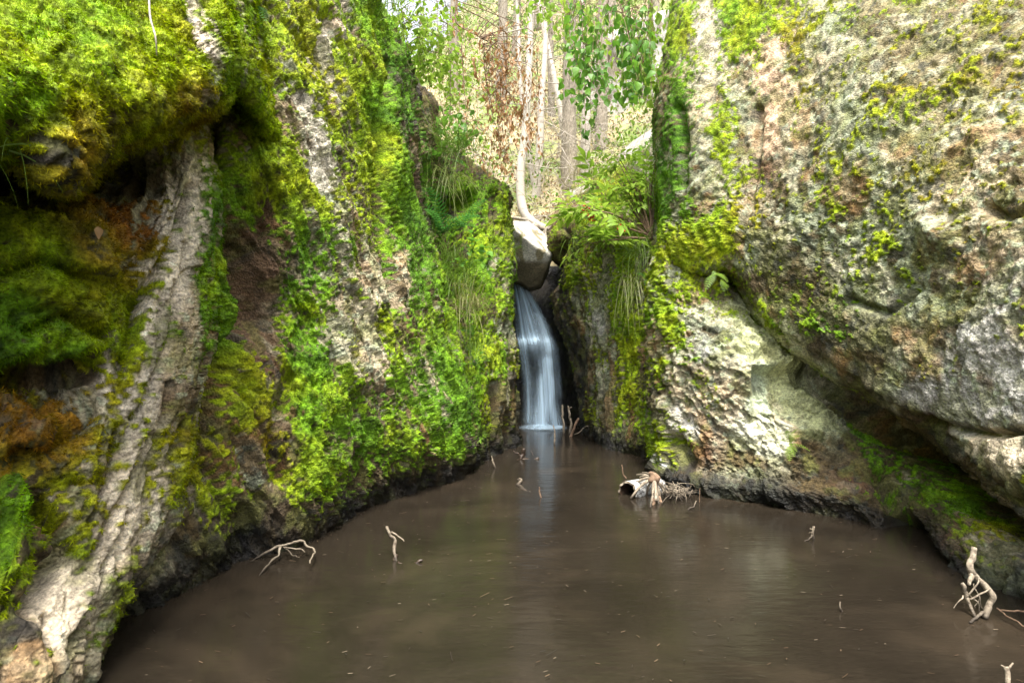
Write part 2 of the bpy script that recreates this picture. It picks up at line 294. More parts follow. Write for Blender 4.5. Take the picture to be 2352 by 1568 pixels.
    for pts, w, c_ in PATCHES:
        k_ = (.85*ss(.15, .6, np.exp(-(stroke(x+wob[..., 0]*1.5, y+wob[..., 1]*1.5, pts)/w)**2)))[..., None]; T = T*(1-k_)+k_*np.array(c_)*(.25+1.3*pg_)[..., None]*(.75+.5*sp)[..., None]
    algae = ss(.5, .64, fbm(G*9+330, 4))*.5; T = T*(1-algae[..., None])+algae[..., None]*np.array([.14, .15, .035])*(.5+sp)[..., None]
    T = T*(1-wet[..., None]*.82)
    film = ss(-.30, .02, nn-(1-cov))*.8*(1-wet)*ss(.05, .2, cov); T = T*(1-film[..., None])+film[..., None]*np.array([.058, .056, .014])*(.3+1.4*noise(G*55+5))[..., None]
    hue = idw(x, y, hp[:, :2], hp[:, 2], 1.6)+3.2*(fbm(G*3.3+400, 4)-.5)+1.6*(fbm(G*22+420, 2)-.5)
    mc = mosscol(hue)*1.36*np.clip(-.14+1.4*fbm(G*20+440, 3)+.8*noise(G*75+460), .1, 2)[..., None]
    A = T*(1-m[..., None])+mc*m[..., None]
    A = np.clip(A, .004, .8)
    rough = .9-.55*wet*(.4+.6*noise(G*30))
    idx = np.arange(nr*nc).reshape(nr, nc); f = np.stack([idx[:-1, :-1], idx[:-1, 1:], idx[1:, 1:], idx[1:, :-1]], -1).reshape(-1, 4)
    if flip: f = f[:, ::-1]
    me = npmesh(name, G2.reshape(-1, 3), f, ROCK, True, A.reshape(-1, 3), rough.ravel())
    o = link(name, me); tag(o, label, cat, group, kind)
    if mossn:
        du = np.linalg.norm(np.gradient(G2, axis=1), axis=-1); dv = np.linalg.norm(np.gradient(G2, axis=0), axis=-1)
        w = (np.clip(m, 0, 1)**1.5*np.minimum(du*dv, np.median(du*dv)*4)*((x > -120) & (x < 2470) & (y > -160) & (y < 1700))).ravel(); w /= w.sum()
        pick = rng.choice(nr*nc, mossn, p=w); k = len(pick)
        n = n1.reshape(-1, 3)[pick]; p = G2.reshape(-1, 3)[pick]+rng.normal(0, .004, (k, 3))
        dr = n*flat+rng.normal(0, .45, (k, 3))+np.array([0, 0, -.4]); dr /= np.linalg.norm(dr, axis=1, keepdims=True)
        sd = np.cross(dr, rng.normal(0, 1, (k, 3))); sd /= np.linalg.norm(sd, axis=1, keepdims=True)+1e-9
        L = blade*rng.uniform(.5, 1.6, (k, 1))*(.45+1.1*noise(p*9+3))[:, None]; wd = L*rng.uniform(.11, .2, (k, 1))
        v = np.stack([p-sd*wd-n*.004, p+sd*wd-n*.004, p+dr*L], 1).reshape(-1, 3)
        cb = mc.reshape(-1, 3)[pick]*rng.uniform(.6, 1.4, (k, 1)); dead = rng.random(k) < .10; cb[dead] = cb[dead]*.3+np.array([.07, .04, .015]); c = np.repeat(cb, 3, 0)
        mo = link('moss', npmesh('moss', v, np.arange(3*k).reshape(-1, 3), MOSS, False, np.clip(c, 0, .6)), o); mo['kind'] = 'stuff'
    return o
def row(xs, ys, Ys):
    n = len(xs); ys = ys if hasattr(ys, '__len__') else [ys]*n; return [P(*q) for q in zip(xs, ys, Ys)]
def off(r, d): return [p+np.array(d, float) for p in r]
def under(r, z=-.5, dy=.08): return [np.array([p[0], p[1]+dy, z]) for p in r]
def wrap_right(rows, ds): return [list(r)+[r[-1]+np.array(d, float) for d in ds] for r in rows]
def wrap_left(rows, ds): return [[r[0]+np.array(d, float) for d in ds[::-1]]+list(r) for r in rows]

# main left wall
def WLrow(pts): return [P(x, y, CAM_H*F/(y-CY)) for x, y in pts]
wlA = WLrow([(250, 1425), (330, 1400), (420, 1350), (500, 1310), (600, 1270), (740, 1230), (860, 1160), (960, 1130), (1060, 1100), (1115, 1060)])
R = [row([370, 430, 520, 590, 670, 735, 785, 825, 855, 868], [-140, -140, -140, -140, -130, -120, -100, -70, -10, 25], [4.0, 4.0, 4.0, 4.1, 4.3, 4.6, 4.9, 5.2, 5.6, 6.0]),
     row([380, 440, 520, 590, 670, 740, 795, 840, 880, 905], [60]*8+[70, 90], [3.7, 3.7, 3.75, 3.9, 4.1, 4.4, 4.7, 5.0, 5.6, 6.1]),
     row([400, 450, 510, 580, 660, 750, 820, 875, 950, 992], 250, [3.5, 3.5, 3.55, 3.7, 3.9, 4.3, 4.65, 5.0, 6.0, 6.7]),
     row([400, 450, 500, 560, 650, 755, 840, 900, 960, 1000], 500, [3.3, 3.3, 3.35, 3.6, 3.75, 4.15, 4.55, 5.0, 5.8, 6.5]),
     row([380, 440, 490, 550, 640, 755, 860, 950, 1020, 1050], 750, [3.1, 3.15, 3.2, 3.5, 3.8, 4.0, 4.5, 5.0, 5.8, 6.2]),
     row([330, 400, 450, 520, 620, 750, 865, 965, 1055, 1095], 980, [2.9, 3.0, 3.15, 3.3, 3.55, 3.75, 4.35, 4.8, 5.4, 6.05]),
     [p+np.array([-.02, -.16, .26]) for p in wlA], wlA, under(wlA)]
R = [off(R[0], (-3.5, 3.0, 3.6)), off(R[0], (-.9, .9, 2.8)), off(R[0], (-.3, .4, 1.1))]+R  # unseen upper rows, raised to cut the sky light
R[0][-1] = R[2][-1]+np.array([-.4, 2.5, .5]); R[1][-1] = R[2][-1]+np.array([-.2, 1.0, .2]); R[2][-1] = R[3][-1]+np.array([-.1, .5, .1])
for q_ in (0, 1, 2): R[q_][-2] = R[3][-2]+np.array([-.15, .3, .35])*(3-q_); R[q_][-3] = R[3][-3]+np.array([-.3, .35, .6])*(3-q_)
R = wrap_right(R, [(-.1, .45, 0), (-.8, 1.6, 0)])
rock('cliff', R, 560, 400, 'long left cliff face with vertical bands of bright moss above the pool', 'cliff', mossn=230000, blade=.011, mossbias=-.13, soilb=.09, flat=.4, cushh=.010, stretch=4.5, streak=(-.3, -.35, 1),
     feature=lambda x, y, G: -.22*np.exp(-(stroke(x, y, [(600, 480), (560, 620), (590, 720)])/45)**2)-.25*np.exp(-(stroke(x, y, [(885, 150), (878, 330), (885, 560), (905, 700)])/11)**2)
     -.25*np.exp(-(stroke(x, y, [(480, 300), (540, 560), (560, 700), (500, 880), (440, 980)])/24)**2)-.2*np.exp(-(stroke(x, y, [(560, 200), (620, 300)])/20)**2)-.12*np.exp(-(stroke(x, y, [(660, 870), (620, 1000), (640, 1100)])/16)**2))

# left buttress with the pale rib
ys = [250, 400, 470, 560, 700, 830, 900, 1000, 1150, 1300, 1450, 1600, 1850]
Lx = [400, 370, 345, 320, 265, 240, 225, 205, 180, 130, 85, 40, -60]; Rx = [460, 468, 470, 472, 468, 448, 432, 412, 390, 342, 262, 170, 40]
Yt = [(2.3, 2.4, 2.6, 2.8, 2.95, 3.05, 3.25), (2.4, 2.5, 2.8, 2.95, 2.9, 2.92, 3.1), (2.3, 2.4, 2.55, 2.7, 2.78, 2.85, 3.05), (1.9, 2.05, 2.2, 2.35, 2.6, 2.75, 3.0), (1.85, 2.0, 2.15, 2.3, 2.5, 2.65, 2.9),
      (1.85, 2.0, 2.15, 2.3, 2.42, 2.55, 2.82), (2.05, 2.2, 2.35, 2.42, 2.4, 2.5, 2.77), (1.85, 2.0, 2.1, 2.2, 2.3, 2.45, 2.7), (1.85, 2.0, 2.1, 2.15, 2.2, 2.35, 2.6), (1.6, 1.75, 1.88, 1.95, 2.05, 2.2, 2.45),
      (1.6, 1.7, 1.8, 1.85, 1.9, 2.05, 2.3), (1.6, 1.65, 1.72, 1.76, 1.8, 1.92, 2.12), (1.55, 1.6, 1.65, 1.7, 1.74, 1.84, 2.0)]
R = []
for y, l, r, t in zip(ys, Lx, Rx, Yt):
    xs = [-250+(l+250)*q for q in (0, .35, .62, .84)]+[l, (l+r)/2+8, r]; R.append(row(xs, y, t))
R = [off(R[0], (-.2, .6, .5))]+R
R = wrap_left(wrap_right(R, [(-.12, .3, 0), (-.5, .9, 0)]), [(-.15, -.8, 0), (-.2, -3, 0), (-.3, -6, 0)])  # left end carried on unseen behind the camera to cut sky light
rock('buttress', R, 580, 270, 'near left rock buttress with a pale bare slanting rib beside mossy slabs', 'rock face', streak=(-.04, .42, 1), stretch=5, amp=.55, chip=1.0, mossn=120000, blade=.011, fol=.022, wetz=.05,
     feature=lambda x, y, G: -.10*np.exp(-(stroke(x, y, [(440, 430), (400, 560), (310, 700), (270, 860)])/10)**2)-.10*np.exp(-(stroke(x, y, [(350, 1000), (290, 1130), (220, 1260)])/7)**2)-.08*np.exp(-(stroke(x, y, [(430, 560), (390, 760), (340, 900), (300, 960)])/5)**2)-.08*np.exp(-(stroke(x, y, [(300, 1180), (240, 1330), (170, 1450), (120, 1560)])/6)**2)-.07*np.exp(-(stroke(x, y, [(385, 880), (370, 1000), (330, 1120)])/5)**2)-.07*np.exp(-(stroke(x, y, [(260, 980), (250, 1100), (190, 1210)])/5)**2)
     -.22*np.exp(-(stroke(x, y, [(-50, 900), (90, 870), (200, 850)])/28)**2)-.16*np.exp(-(stroke(x, y, [(40, 1060), (120, 1040), (190, 960)])/28)**2)
     -.10*np.exp(-(stroke(x, y, [(-20, 640), (90, 600), (200, 640)])/14)**2)-.09*np.exp(-(stroke(x, y, [(60, 760), (150, 720), (230, 780)])/14)**2)-.12*np.exp(-(stroke(x, y, [(-20, 1150), (80, 1170), (150, 1260), (60, 1400)])/22)**2)+.09*(np.abs(fbm(G*6+8, 2)-.5)*2)*ss(300, 200, x)+.16*np.exp(-(stroke(x, y, [(-30, 1220), (20, 1260)])/48)**2))
# overhanging mossy boulder, top left
xs = [-260, -90, 40, 130, 210, 300, 390, 460, 510, 533]; ed = [340, 320, 300, 405, 345, 285, 262, 238, 212, 180]
Ye = np.array([1.45, 1.6, 1.75, 1.86, 1.98, 2.12, 2.3, 2.5, 2.7, 2.9])
R = [row(xs, -320, Ye+.75), row([x if x < 480 else x-10 for x in xs], -120, Ye+.35), row(xs[:-1]+[528], 0, Ye+.16),
     row(xs, [.33*q for q in ed], Ye+.02), row(xs, [.68*q for q in ed], Ye-.05), row(xs, [q-14 for q in ed], Ye-.02), row(xs, [q+6 for q in ed], Ye+.07),
     row(xs, [q+22 for q in ed], Ye+.3), row(xs, [q+30 for q in ed], Ye+.75)]
R = [off(R[0], (-1.5, 1.4, 2.6)), off(R[0], (-.4, .5, 1.3))]+R
R = wrap_left(wrap_right(R, [(-.03, .3, 0), (-.2, .9, 0)]), [(-.2, -.8, 0), (-.2, -3, 0), (-.3, -6, 0)])  # left end also run back past the camera, unseen, narrowing the sky
rock('overhang', R, 330, 330, 'top left overhanging boulder under a thick lime green moss blanket', 'boulder', amp=.5, mossn=170000, blade=.011, mossbias=.12, wetz=-5,
     cushh=.04, feature=lambda x, y, G: .08*(np.abs(fbm(G*5+8, 2)-.5)*2)*ss(60, 330, y))

# ledge block left of the fall
R = [row([930, 985, 1040, 1090, 1130, 1160, 1172], [300, 320, 340, 375, 405, 428, 450], [6.6, 6.7, 6.9, 7.0, 7.1, 7.2, 7.4]),
     row([930, 985, 1040, 1090, 1128, 1155, 1169], 510, [6.4, 6.5, 6.65, 6.8, 6.9, 7.1, 7.4]), row([930, 985, 1040, 1090, 1128, 1156, 1175], 600, [6.2, 6.3, 6.45, 6.6, 6.7, 6.9, 7.3]),
     row([940, 990, 1040, 1090, 1128, 1157, 1175], 750, [6.0, 6.1, 6.15, 6.3, 6.5, 6.75, 7.2]), row([960, 1010, 1060, 1100, 1135, 1165, 1185], 880, [5.9, 5.95, 6.0, 6.12, 6.4, 6.7, 7.1]),
     row([1000, 1040, 1075, 1105, 1140, 1170, 1189], 985, [5.9, 5.95, 6.0, 6.1, 6.4, 6.8, 7.2])]
wl_ = WLrow([(1000, 1066), (1040, 1066), (1080, 1064), (1112, 1059), (1140, 1049), (1170, 1035), (1196, 1020)])
R += [wl_, under(wl_)]; R = [off(R[0], (-.6, 4.2, .8)), off(R[0], (-.1, 1.0, .15))]+R; R = wrap_right(R, [(-.05, .5, 0), (-.3, 2.2, 0)])
rock('ledge', R, 300, 190, 'mossy left rock ledge with ferns and grass next to the waterfall', 'ledge', amp=.85, mossn=45000, blade=.014, mossbias=-.15, soilb=.08, wetz=.3,
     feature=lambda x, y, G: -.2*np.exp(-(stroke(x, y, [(1135, 880), (1140, 1040)])/7)**2)-.12*np.exp(-(stroke(x, y, [(1165, 950), (1168, 1030)])/6)**2)-.2*np.exp(-(stroke(x, y, [(1020, 480), (1080, 460)])/16)**2))
# dark wet rock behind the fall, with the stream bed above it
R = [row([1100, 1180, 1230, 1275, 1320, 1360], [585, 600, 612, 612, 600, 580], [9.0, 9.3, 9.5, 9.4, 9.2, 8.9]), row([1100, 1180, 1230, 1280, 1320, 1360], 655, [8.7, 9.25, 9.4, 9.25, 8.9, 8.5]),
     row([1100, 1180, 1230, 1280, 1325, 1365], 770, [8.6, 9.2, 9.25, 9.2, 8.8, 8.4]), row([1100, 1180, 1230, 1290, 1335, 1370], 880, [8.5, 9.1, 9.2, 9.15, 8.7, 8.3]),
     row([1100, 1180, 1230, 1290, 1340, 1370], 985, [8.4, 9.05, 9.1, 9.05, 8.6, 8.2])]
R += [under(R[-1], -.6)]; R = [off(R[0], (0, 3.5, .55)), off(R[0], (0, .8, .05))]+R
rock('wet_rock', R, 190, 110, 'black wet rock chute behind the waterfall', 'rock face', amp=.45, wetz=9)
# right block beside the fall
R = [row([1285, 1320, 1370, 1430, 1490, 1530, 1600], [470, 462, 430, 390, 350, 325, 320], [9.6, 9.4, 9.2, 9.0, 8.8, 8.6, 8.4]),
     row([1268, 1300, 1350, 1400, 1450, 1510, 1570], 522, [8.6, 8.0, 7.6, 7.3, 7.0, 6.7, 6.4]), row([1257, 1300, 1350, 1400, 1450, 1510, 1570], 590, [8.6, 7.9, 7.4, 7.1, 6.8, 6.5, 6.2]),
     row([1278, 1315, 1355, 1400, 1450, 1505, 1570], 700, [8.6, 7.9, 7.4, 7.0, 6.7, 6.4, 6.1]), row([1320, 1340, 1370, 1410, 1450, 1500, 1560], 850, [8.5, 7.9, 7.3, 6.95, 6.65, 6.3, 6.1]),
     row([1338, 1350, 1375, 1410, 1450, 1500, 1560], 950, [8.3, 7.8, 7.3, 6.9, 6.6, 6.3, 6.1])]
wl_ = WLrow([(1346, 990), (1362, 1008), (1390, 1030), (1415, 1036), (1450, 1042), (1500, 1055), (1560, 1062)]); R += [wl_, under(wl_)]
R = [off(R[0], (.6, 3.0, 1.2)), off(R[0], (.15, .7, .25))]+R; R = wrap_left(R, [(.08, .5, 0), (.4, 2.0, 0)])
rock('rock_shoulder', R, 330, 260, 'right rock shoulder beside the waterfall, grey lichen below a mossy crest', 'rock face', amp=.9, streak=(.12, 0, 1), stretch=3.5, mossn=60000, blade=.016, mossbias=-.08, soilb=.04, wetz=.22,
     feature=lambda x, y, G: -.3*np.exp(-(stroke(x, y, [(1300, 530), (1275, 590), (1262, 650)])/13)**2))
# right lower bulging wall
xs = [1502, 1550, 1630, 1720, 1800, 1900, 2000, 2100, 2250, 2420]
R = [row([1515]+xs[1:], 560, [6.0, 5.8, 5.6, 5.6, 5.5, 5.3, 5.0, 4.7, 4.3, 3.9]), row(xs, 680, [5.8, 5.45, 5.28, 5.35, 5.3, 5.2, 5.0, 4.7, 4.3, 3.9]), row(xs, 800, [5.7, 5.3, 5.05, 4.92, 4.98, 5.15, 5.3, 5.2, 4.8, 4.4]),
     row(xs, 900, [5.6, 5.22, 4.95, 4.82, 4.76, 4.82, 4.85, 4.7, 4.2, 3.8]), row(xs, 1000, [5.6, 5.2, 4.95, 4.8, 4.6, 4.55, 4.5, 4.3, 3.85, 3.4]),
     row(xs, [1060, 1070, 1080, 1085, 1090, 1090, 1100, 1110, 1130, 1150], [5.5, 5.15, 4.92, 4.72, 4.5, 4.36, 4.25, 4.08, 3.55, 3.08])]
wl_ = WLrow([(1508, 1100), (1560, 1125), (1640, 1142), (1740, 1153), (1830, 1170), (1920, 1190), (2010, 1207), (2085, 1226), (2190, 1312), (2420, 1412)])
mid_ = [(p+q)/2+np.array([-.04, -.07, .02]) for p, q in zip(R[-1], wl_)]; mid_[8] = P(2218, 1215, 3.35); mid_[9] = P(2420, 1275, 2.86)
R += [mid_, wl_, under(wl_)]; R = wrap_right(wrap_left(R, [(.05, .4, 0), (.4, 1.5, 0)]), [(.3, -.9, 0)])
rock('lower_wall', R, 380, 430, 'right bulging rock wall at the water with a pale yellow green bare patch', 'rock face', streak=(.8, -.3, -.75), stretch=2.2, amp=.8, mossn=50000, blade=.011, mossbias=-.05, wetz=.14,
     feature=lambda x, y, G: -.16*ss(1722, 1732, x)*ss(1850, 1790, x)*ss(838, 850, y)*ss(1000, 900, y)-.1*np.exp(-(stroke(x, y, [(1690, 640), (1760, 720)])/34)**2)
     +.10*np.abs(fbm(G*np.array([3, 3, 6.0])+4, 3)-.5)*4*np.exp(-(stroke(x, y, [(1770, 760), (1850, 860), (1900, 950)])/60)**2)-.28*np.exp(-(stroke(x, y, [(1880, 850), (2000, 935), (2150, 1025), (2250, 1110), (2400, 1210)])/48)**2)-.28*np.exp(-(stroke(x, y, [(2060, 1180), (2085, 1240)])/24)**2)
     -.15*np.exp(-(stroke(x, y, [(1545, 1010), (1585, 1060)])/14)**2)-.12*np.exp(-(stroke(x, y, [(2010, 1090), (2070, 1190), (2150, 1290)])/14)**2))
# right upper overhang
xs = [1530, 1600, 1690, 1760, 1850, 2000, 2150, 2250, 2352, 2520]; ed = np.array([600, 632, 612, 725, 795, 895, 975, 1065, 1130, 1240]); Ye = np.array([5.9, 5.4, 5.1, 4.9, 4.5, 3.9, 3.45, 3.1, 2.75, 2.35])
Y4 = np.array([5.95, 5.45, 5.1, 4.9, 4.55, 4.0, 3.55, 3.25, 3.0, 2.7])
R = [row([1578, 1625]+xs[2:], -160, [7.0, 6.5, 6.0, 5.7, 5.4, 4.9, 4.5, 4.15, 3.9, 3.6]), row([1552, 1605]+xs[2:], 40, [6.5, 6.0, 5.6, 5.3, 5.0, 4.45, 4.05, 3.75, 3.5, 3.2]),
     row([1519, 1585]+xs[2:], 250, [6.2, 5.65, 5.3, 5.05, 4.72, 4.15, 3.75, 3.45, 3.25, 2.95]), row([1533, 1595]+xs[2:], 460, Y4), row(xs, (460+ed)/2, (Y4+Ye)/2-.07), row(xs, ed-35, Ye-.05), row(xs, ed, Ye)]
R = [off(R[0], (2.8, 2.5, 3.4)), off(R[0], (.7, .7, 2.6)), off(R[0], (.15, .3, 1.0))]+R+[off(R[-1], (.06, .28, -.03)), off(R[-1], (.3, 1.1, .1))]  # upper rows rise out of view, added to block the sky
R = wrap_right(wrap_left(R, [(.05, .45, 0), (.5, 2.0, 0)]), [(.25, -.9, .1), (.2, -3.0, .1), (.5, -7.0, .1)])  # right end added behind the camera, unseen, against the sky light
rock('upper_wall', R, 470, 440, 'right upper overhanging rock wall crusted with grey lichen and rusty moss', 'rock face', streak=(-.3, .1, 1), stretch=1.7, amp=.46, chip=.6, mossn=90000, blade=.011, mossbias=-.03, wetz=-5,
     feature=lambda x, y, G: .03*np.abs(fbm(G*9+33, 2)-.5)*2-.07*np.exp(-(stroke(x, y, [(1745, 250), (1740, 380), (1725, 470), (1700, 560)])/8)**2)
     -.10*np.exp(-(stroke(x, y, [(1560, 250), (1575, 340), (1570, 420)])/11)**2)+.10*np.exp(-(stroke(x, y, [(2150, 530), (2165, 545)])/34)**2)+.05*np.exp(-(stroke(x, y, [(2300, 1040), (2370, 1090)])/40)**2)
     -.08*np.exp(-(stroke(x, y, [(2270, 480), (2310, 500), (2352, 490)])/12)**2)-.07*np.exp(-(stroke(x, y, [(1950, 690), (2040, 720), (2110, 660)])/9)**2)-.07*np.exp(-(stroke(x, y, [(2120, 960), (2200, 985), (2290, 1000), (2352, 990)])/9)**2))

# ------------------------------------------------------------ ground: pool, bed, hill
def grid_mesh(name, xs, ys_, zf, m, cols=None):
    X, Y = np.meshgrid(xs, ys_); Z = zf(X, Y); v = np.stack([X, Y, Z], -1); idx = np.arange(X.size).reshape(X.shape)
    f = np.stack([idx[:-1, :-1], idx[:-1, 1:], idx[1:, 1:], idx[1:, :-1]], -1).reshape(-1, 4)
    return npmesh(name, v.reshape(-1, 3), f, m, True, cols(v).reshape(-1, 3) if cols else None)
def water_mat():
    m, n, l, b = mat('murky_water'); tc = n.new('ShaderNodeTexCoord')
    mp = N(n, 'ShaderNodeMapping'); mp.inputs['Scale'].default_value = (1.0, 1.5, 1); mp.inputs['Rotation'].default_value = (0, 0, .12); l.new(tc.outputs['Object'], mp.inputs[0])
    n1 = N(n, 'ShaderNodeTexNoise', Scale=1.3, Detail=7.0, Roughness=.62, Distortion=.8); l.new(mp.outputs[0], n1.inputs['Vector'])
    r = ramp(n, [(.28, (.0122, .0096, .0068)), (.55, (.0182, .0143, .0100)), (.8, (.031, .024, .0165))]); l.new(n1.outputs[0], r.inputs[0])
    n2 = N(n, 'ShaderNodeTexNoise', Scale=38.0, Detail=4.0, Roughness=.7); l.new(mp.outputs[0], n2.inputs['Vector'])
    r2 = ramp(n, [(.3, (.72, .72, .72)), (.62, (1.08, 1.08, 1.08)), (.78, (1.7, 1.6, 1.5))]); l.new(n2.outputs[0], r2.inputs[0])
    wat = mixcol(n, l, 1.0, r.outputs[0], r2.outputs[0], 'MULTIPLY')
    n4 = N(n, 'ShaderNodeTexNoise', Scale=.8, Detail=5.0, Roughness=.6, Distortion=.6); l.new(mp.outputs[0], n4.inputs['Vector']); r4 = ramp(n, [(.54, (0, 0, 0)), (.72, (.8, .8, .8))]); l.new(n4.outputs[0], r4.inputs[0])
    l.new(mixcol(n, l, r4.outputs[0], wat, (.034, .0252, .0166)), b.inputs['Base Color'])
    b.inputs['Roughness'].default_value = .16; b.inputs['IOR'].default_value = 1.33
    mp2 = N(n, 'ShaderNodeMapping'); mp2.inputs['Scale'].default_value = (1.0, 3.0, 1); l.new(tc.outputs['Object'], mp2.inputs[0])
    n3 = N(n, 'ShaderNodeTexNoise', Scale=5.0, Detail=3.0); l.new(mp2.outputs[0], n3.inputs['Vector'])
    bp = N(n, 'ShaderNodeBump', Strength=.10, Distance=.03); l.new(n3.outputs[0], bp.inputs['Height']); l.new(bp.outputs[0], b.inputs['Normal']); return m
tag(link('water', grid_mesh('water', np.linspace(-8, 9, 90), np.linspace(-6, 9.8, 90), lambda X, Y: .004*(fbm(np.stack([X*1.2, Y*2, 0*X], -1), 2)-.5), water_mat())),
    'still murky brown pool filling the floor of the gorge', 'pool', kind='structure')
def hz(X, Y):
    r = X/np.maximum(Y, 5); k = .52+.36*ss(-.17, .02, r); up = np.maximum(Y-9.6, 0)
    return 2.35+k*up*(1-.75*np.exp(-up/5))+.8*(1-np.exp(-up/.35))+.35*np.clip(np.abs(X-.5)-.8, 0, 6)+.5*(fbm(np.stack([X*.5, Y*.5, 0*X], -1), 4)-.5)+.12*(fbm(np.stack([X*3, Y*3, 0*X], -1), 3)-.5)
def hill_cols(v):
    q = fbm(v*1.1, 4); t = fbm(v*7, 3)[..., None]; g = ss(.5, .62, q)[..., None]
    return (np.array([.33, .275, .15])*(1-g)+np.array([.16, .21, .05])*g)*(.35+1.3*t)
def plain_attr(name, rough=.95):
    m, n, l, b = mat(name); at = N(n, 'ShaderNodeVertexColor', layer_name='Col'); l.new(at.outputs[0], b.inputs['Base Color']); b.inputs['Roughness'].default_value = rough; return m
tag(link('hill', grid_mesh('hill', np.linspace(-16, 18, 230), np.linspace(9.7, 42, 240), hz, plain_attr('leaf_litter_ground'), hill_cols)),
    'steep forest hillside of dry leaf litter beyond the gorge', 'hillside', kind='structure')
def hzs(x, Y): return float(hz(np.array([x]), np.array([Y]))[0])

# ------------------------------------------------------------ waterfall and foam
def fall_mat():
    m, n, l, b = mat('silky_falling_water'); uv = n.new('ShaderNodeUVMap'); mp = N(n, 'ShaderNodeMapping'); mp.inputs['Scale'].default_value = (34, .9, 1); l.new(uv.outputs[0], mp.inputs[0])
    mpb = N(n, 'ShaderNodeMapping'); mpb.inputs['Scale'].default_value = (7, .8, 1); l.new(uv.outputs[0], mpb.inputs[0]); nb_ = N(n, 'ShaderNodeTexNoise', Scale=1.0, Detail=2.0, Distortion=.4); l.new(mpb.outputs[0], nb_.inputs['Vector']); rb_ = ramp(n, [(.32, (.12, .12, .12)), (.62, (1, 1, 1))]); l.new(nb_.outputs[0], rb_.inputs[0])
    nz = N(n, 'ShaderNodeTexNoise', Scale=1.0, Detail=5.0, Roughness=.6, Distortion=.3); l.new(mp.outputs[0], nz.inputs['Vector'])
    at = N(n, 'ShaderNodeVertexColor', layer_name='Col'); r = ramp(n, [(.3, (.5, .5, .5)), (.7, (1, 1, 1))]); l.new(nz.outputs[0], r.inputs[0])
    al = mixcol(n, l, 1.0, mixcol(n, l, 1.0, r.outputs[0], rb_.outputs[0], 'MULTIPLY'), at.outputs[0], 'MULTIPLY')
    df = n.new('ShaderNodeBsdfDiffuse'); df.inputs[0].default_value = (.62, .82, 1.0, 1); tl = n.new('ShaderNodeBsdfTranslucent'); tl.inputs[0].default_value = (.62, .82, 1.0, 1)
    m1 = N(n, 'ShaderNodeMixShader', Fac=.35); l.new(df.outputs[0], m1.inputs[1]); l.new(tl.outputs[0], m1.inputs[2])
    tr = n.new('ShaderNodeBsdfTransparent'); m2 = n.new('ShaderNodeMixShader'); l.new(al, m2.inputs[0]); l.new(tr.outputs[0], m2.inputs[1]); l.new(m1.outputs[0], m2.inputs[2])
    l.new(m2.outputs[0], n['Material Output'].inputs[0]); return m
fl = [(630, 1172, 1196, 9.25), (645, 1174, 1204, 9.05), (680, 1175, 1230, 8.95), (730, 1177, 1258, 8.88), (772, 1180, 1278, 8.85), (790, 1184, 1284, 8.72), (850, 1193, 1291, 8.7), (920, 1197, 1296, 8.68), (985, 1194, 1304, 8.62)]
C = np.array([[P(l+(r-l)*u, y, Y-.22*math.sin(math.pi*u)) for u in (0, .2, .4, .6, .8, 1)] for y, l, r, Y in fl])
G = np.einsum('ri,ijk,cj->rck', crw(9, np.linspace(0, 8, 160)), C, crw(6, np.linspace(0, 5, 90)))
U, Vv = np.meshgrid(np.linspace(0, 1, 90), np.linspace(0, 1, 160)); x, y = proj(G)
G[..., 1] -= .06*(fbm(np.stack([U*14, Vv*1.6, 0*U], -1), 3)-.5)*ss(0, .1, Vv)
dn = .13*ss(860, 780, y)+.05+.85*np.exp(-(stroke(x, y, [(1185, 640), (1196, 700), (1212, 780)])/20)**2)+.55*np.exp(-(stroke(x, y, [(1205, 650), (1240, 720), (1262, 800)])/14)**2)
dn = dn*ss(990, 860, y)+ss(900, 985, y)*.12
dn = dn*(1-.35*ss(.62, .8, U)*ss(800, 760, y))+1.0*np.exp(-(stroke(x, y, [(1258, 830), (1256, 900)])/13)**2)+1.0*np.exp(-(stroke(x, y, [(1256, 880), (1238, 985)])/17)**2)+.5*np.exp(-(stroke(x, y, [(1258, 890), (1278, 975)])/11)**2)
dn = dn+.5*np.exp(-(stroke(x, y, [(1190, 780), (1230, 776)])/8)**2)+.4*np.exp(-(stroke(x, y, [(1195, 790), (1215, 880), (1218, 960)])/12)**2)+.35*np.exp(-(stroke(x, y, [(1285, 800), (1290, 900)])/8)**2)
dn = np.clip(dn, 0, 1.0)*ss(0, .12, U)*ss(1, .86, U)*ss(0, .04, Vv)
idx = np.arange(U.size).reshape(U.shape); f = np.stack([idx[:-1, :-1], idx[:-1, 1:], idx[1:, 1:], idx[1:, :-1]], -1).reshape(-1, 4)
FM = fall_mat()
wf = link('waterfall', npmesh('waterfall', G.reshape(-1, 3), f, FM, True, np.repeat(dn.reshape(-1, 1), 3, 1), uv=np.stack([U, Vv], -1).reshape(-1, 2)))
tag(wf, 'silky white waterfall fanning down the dark chute into the pool', 'waterfall')
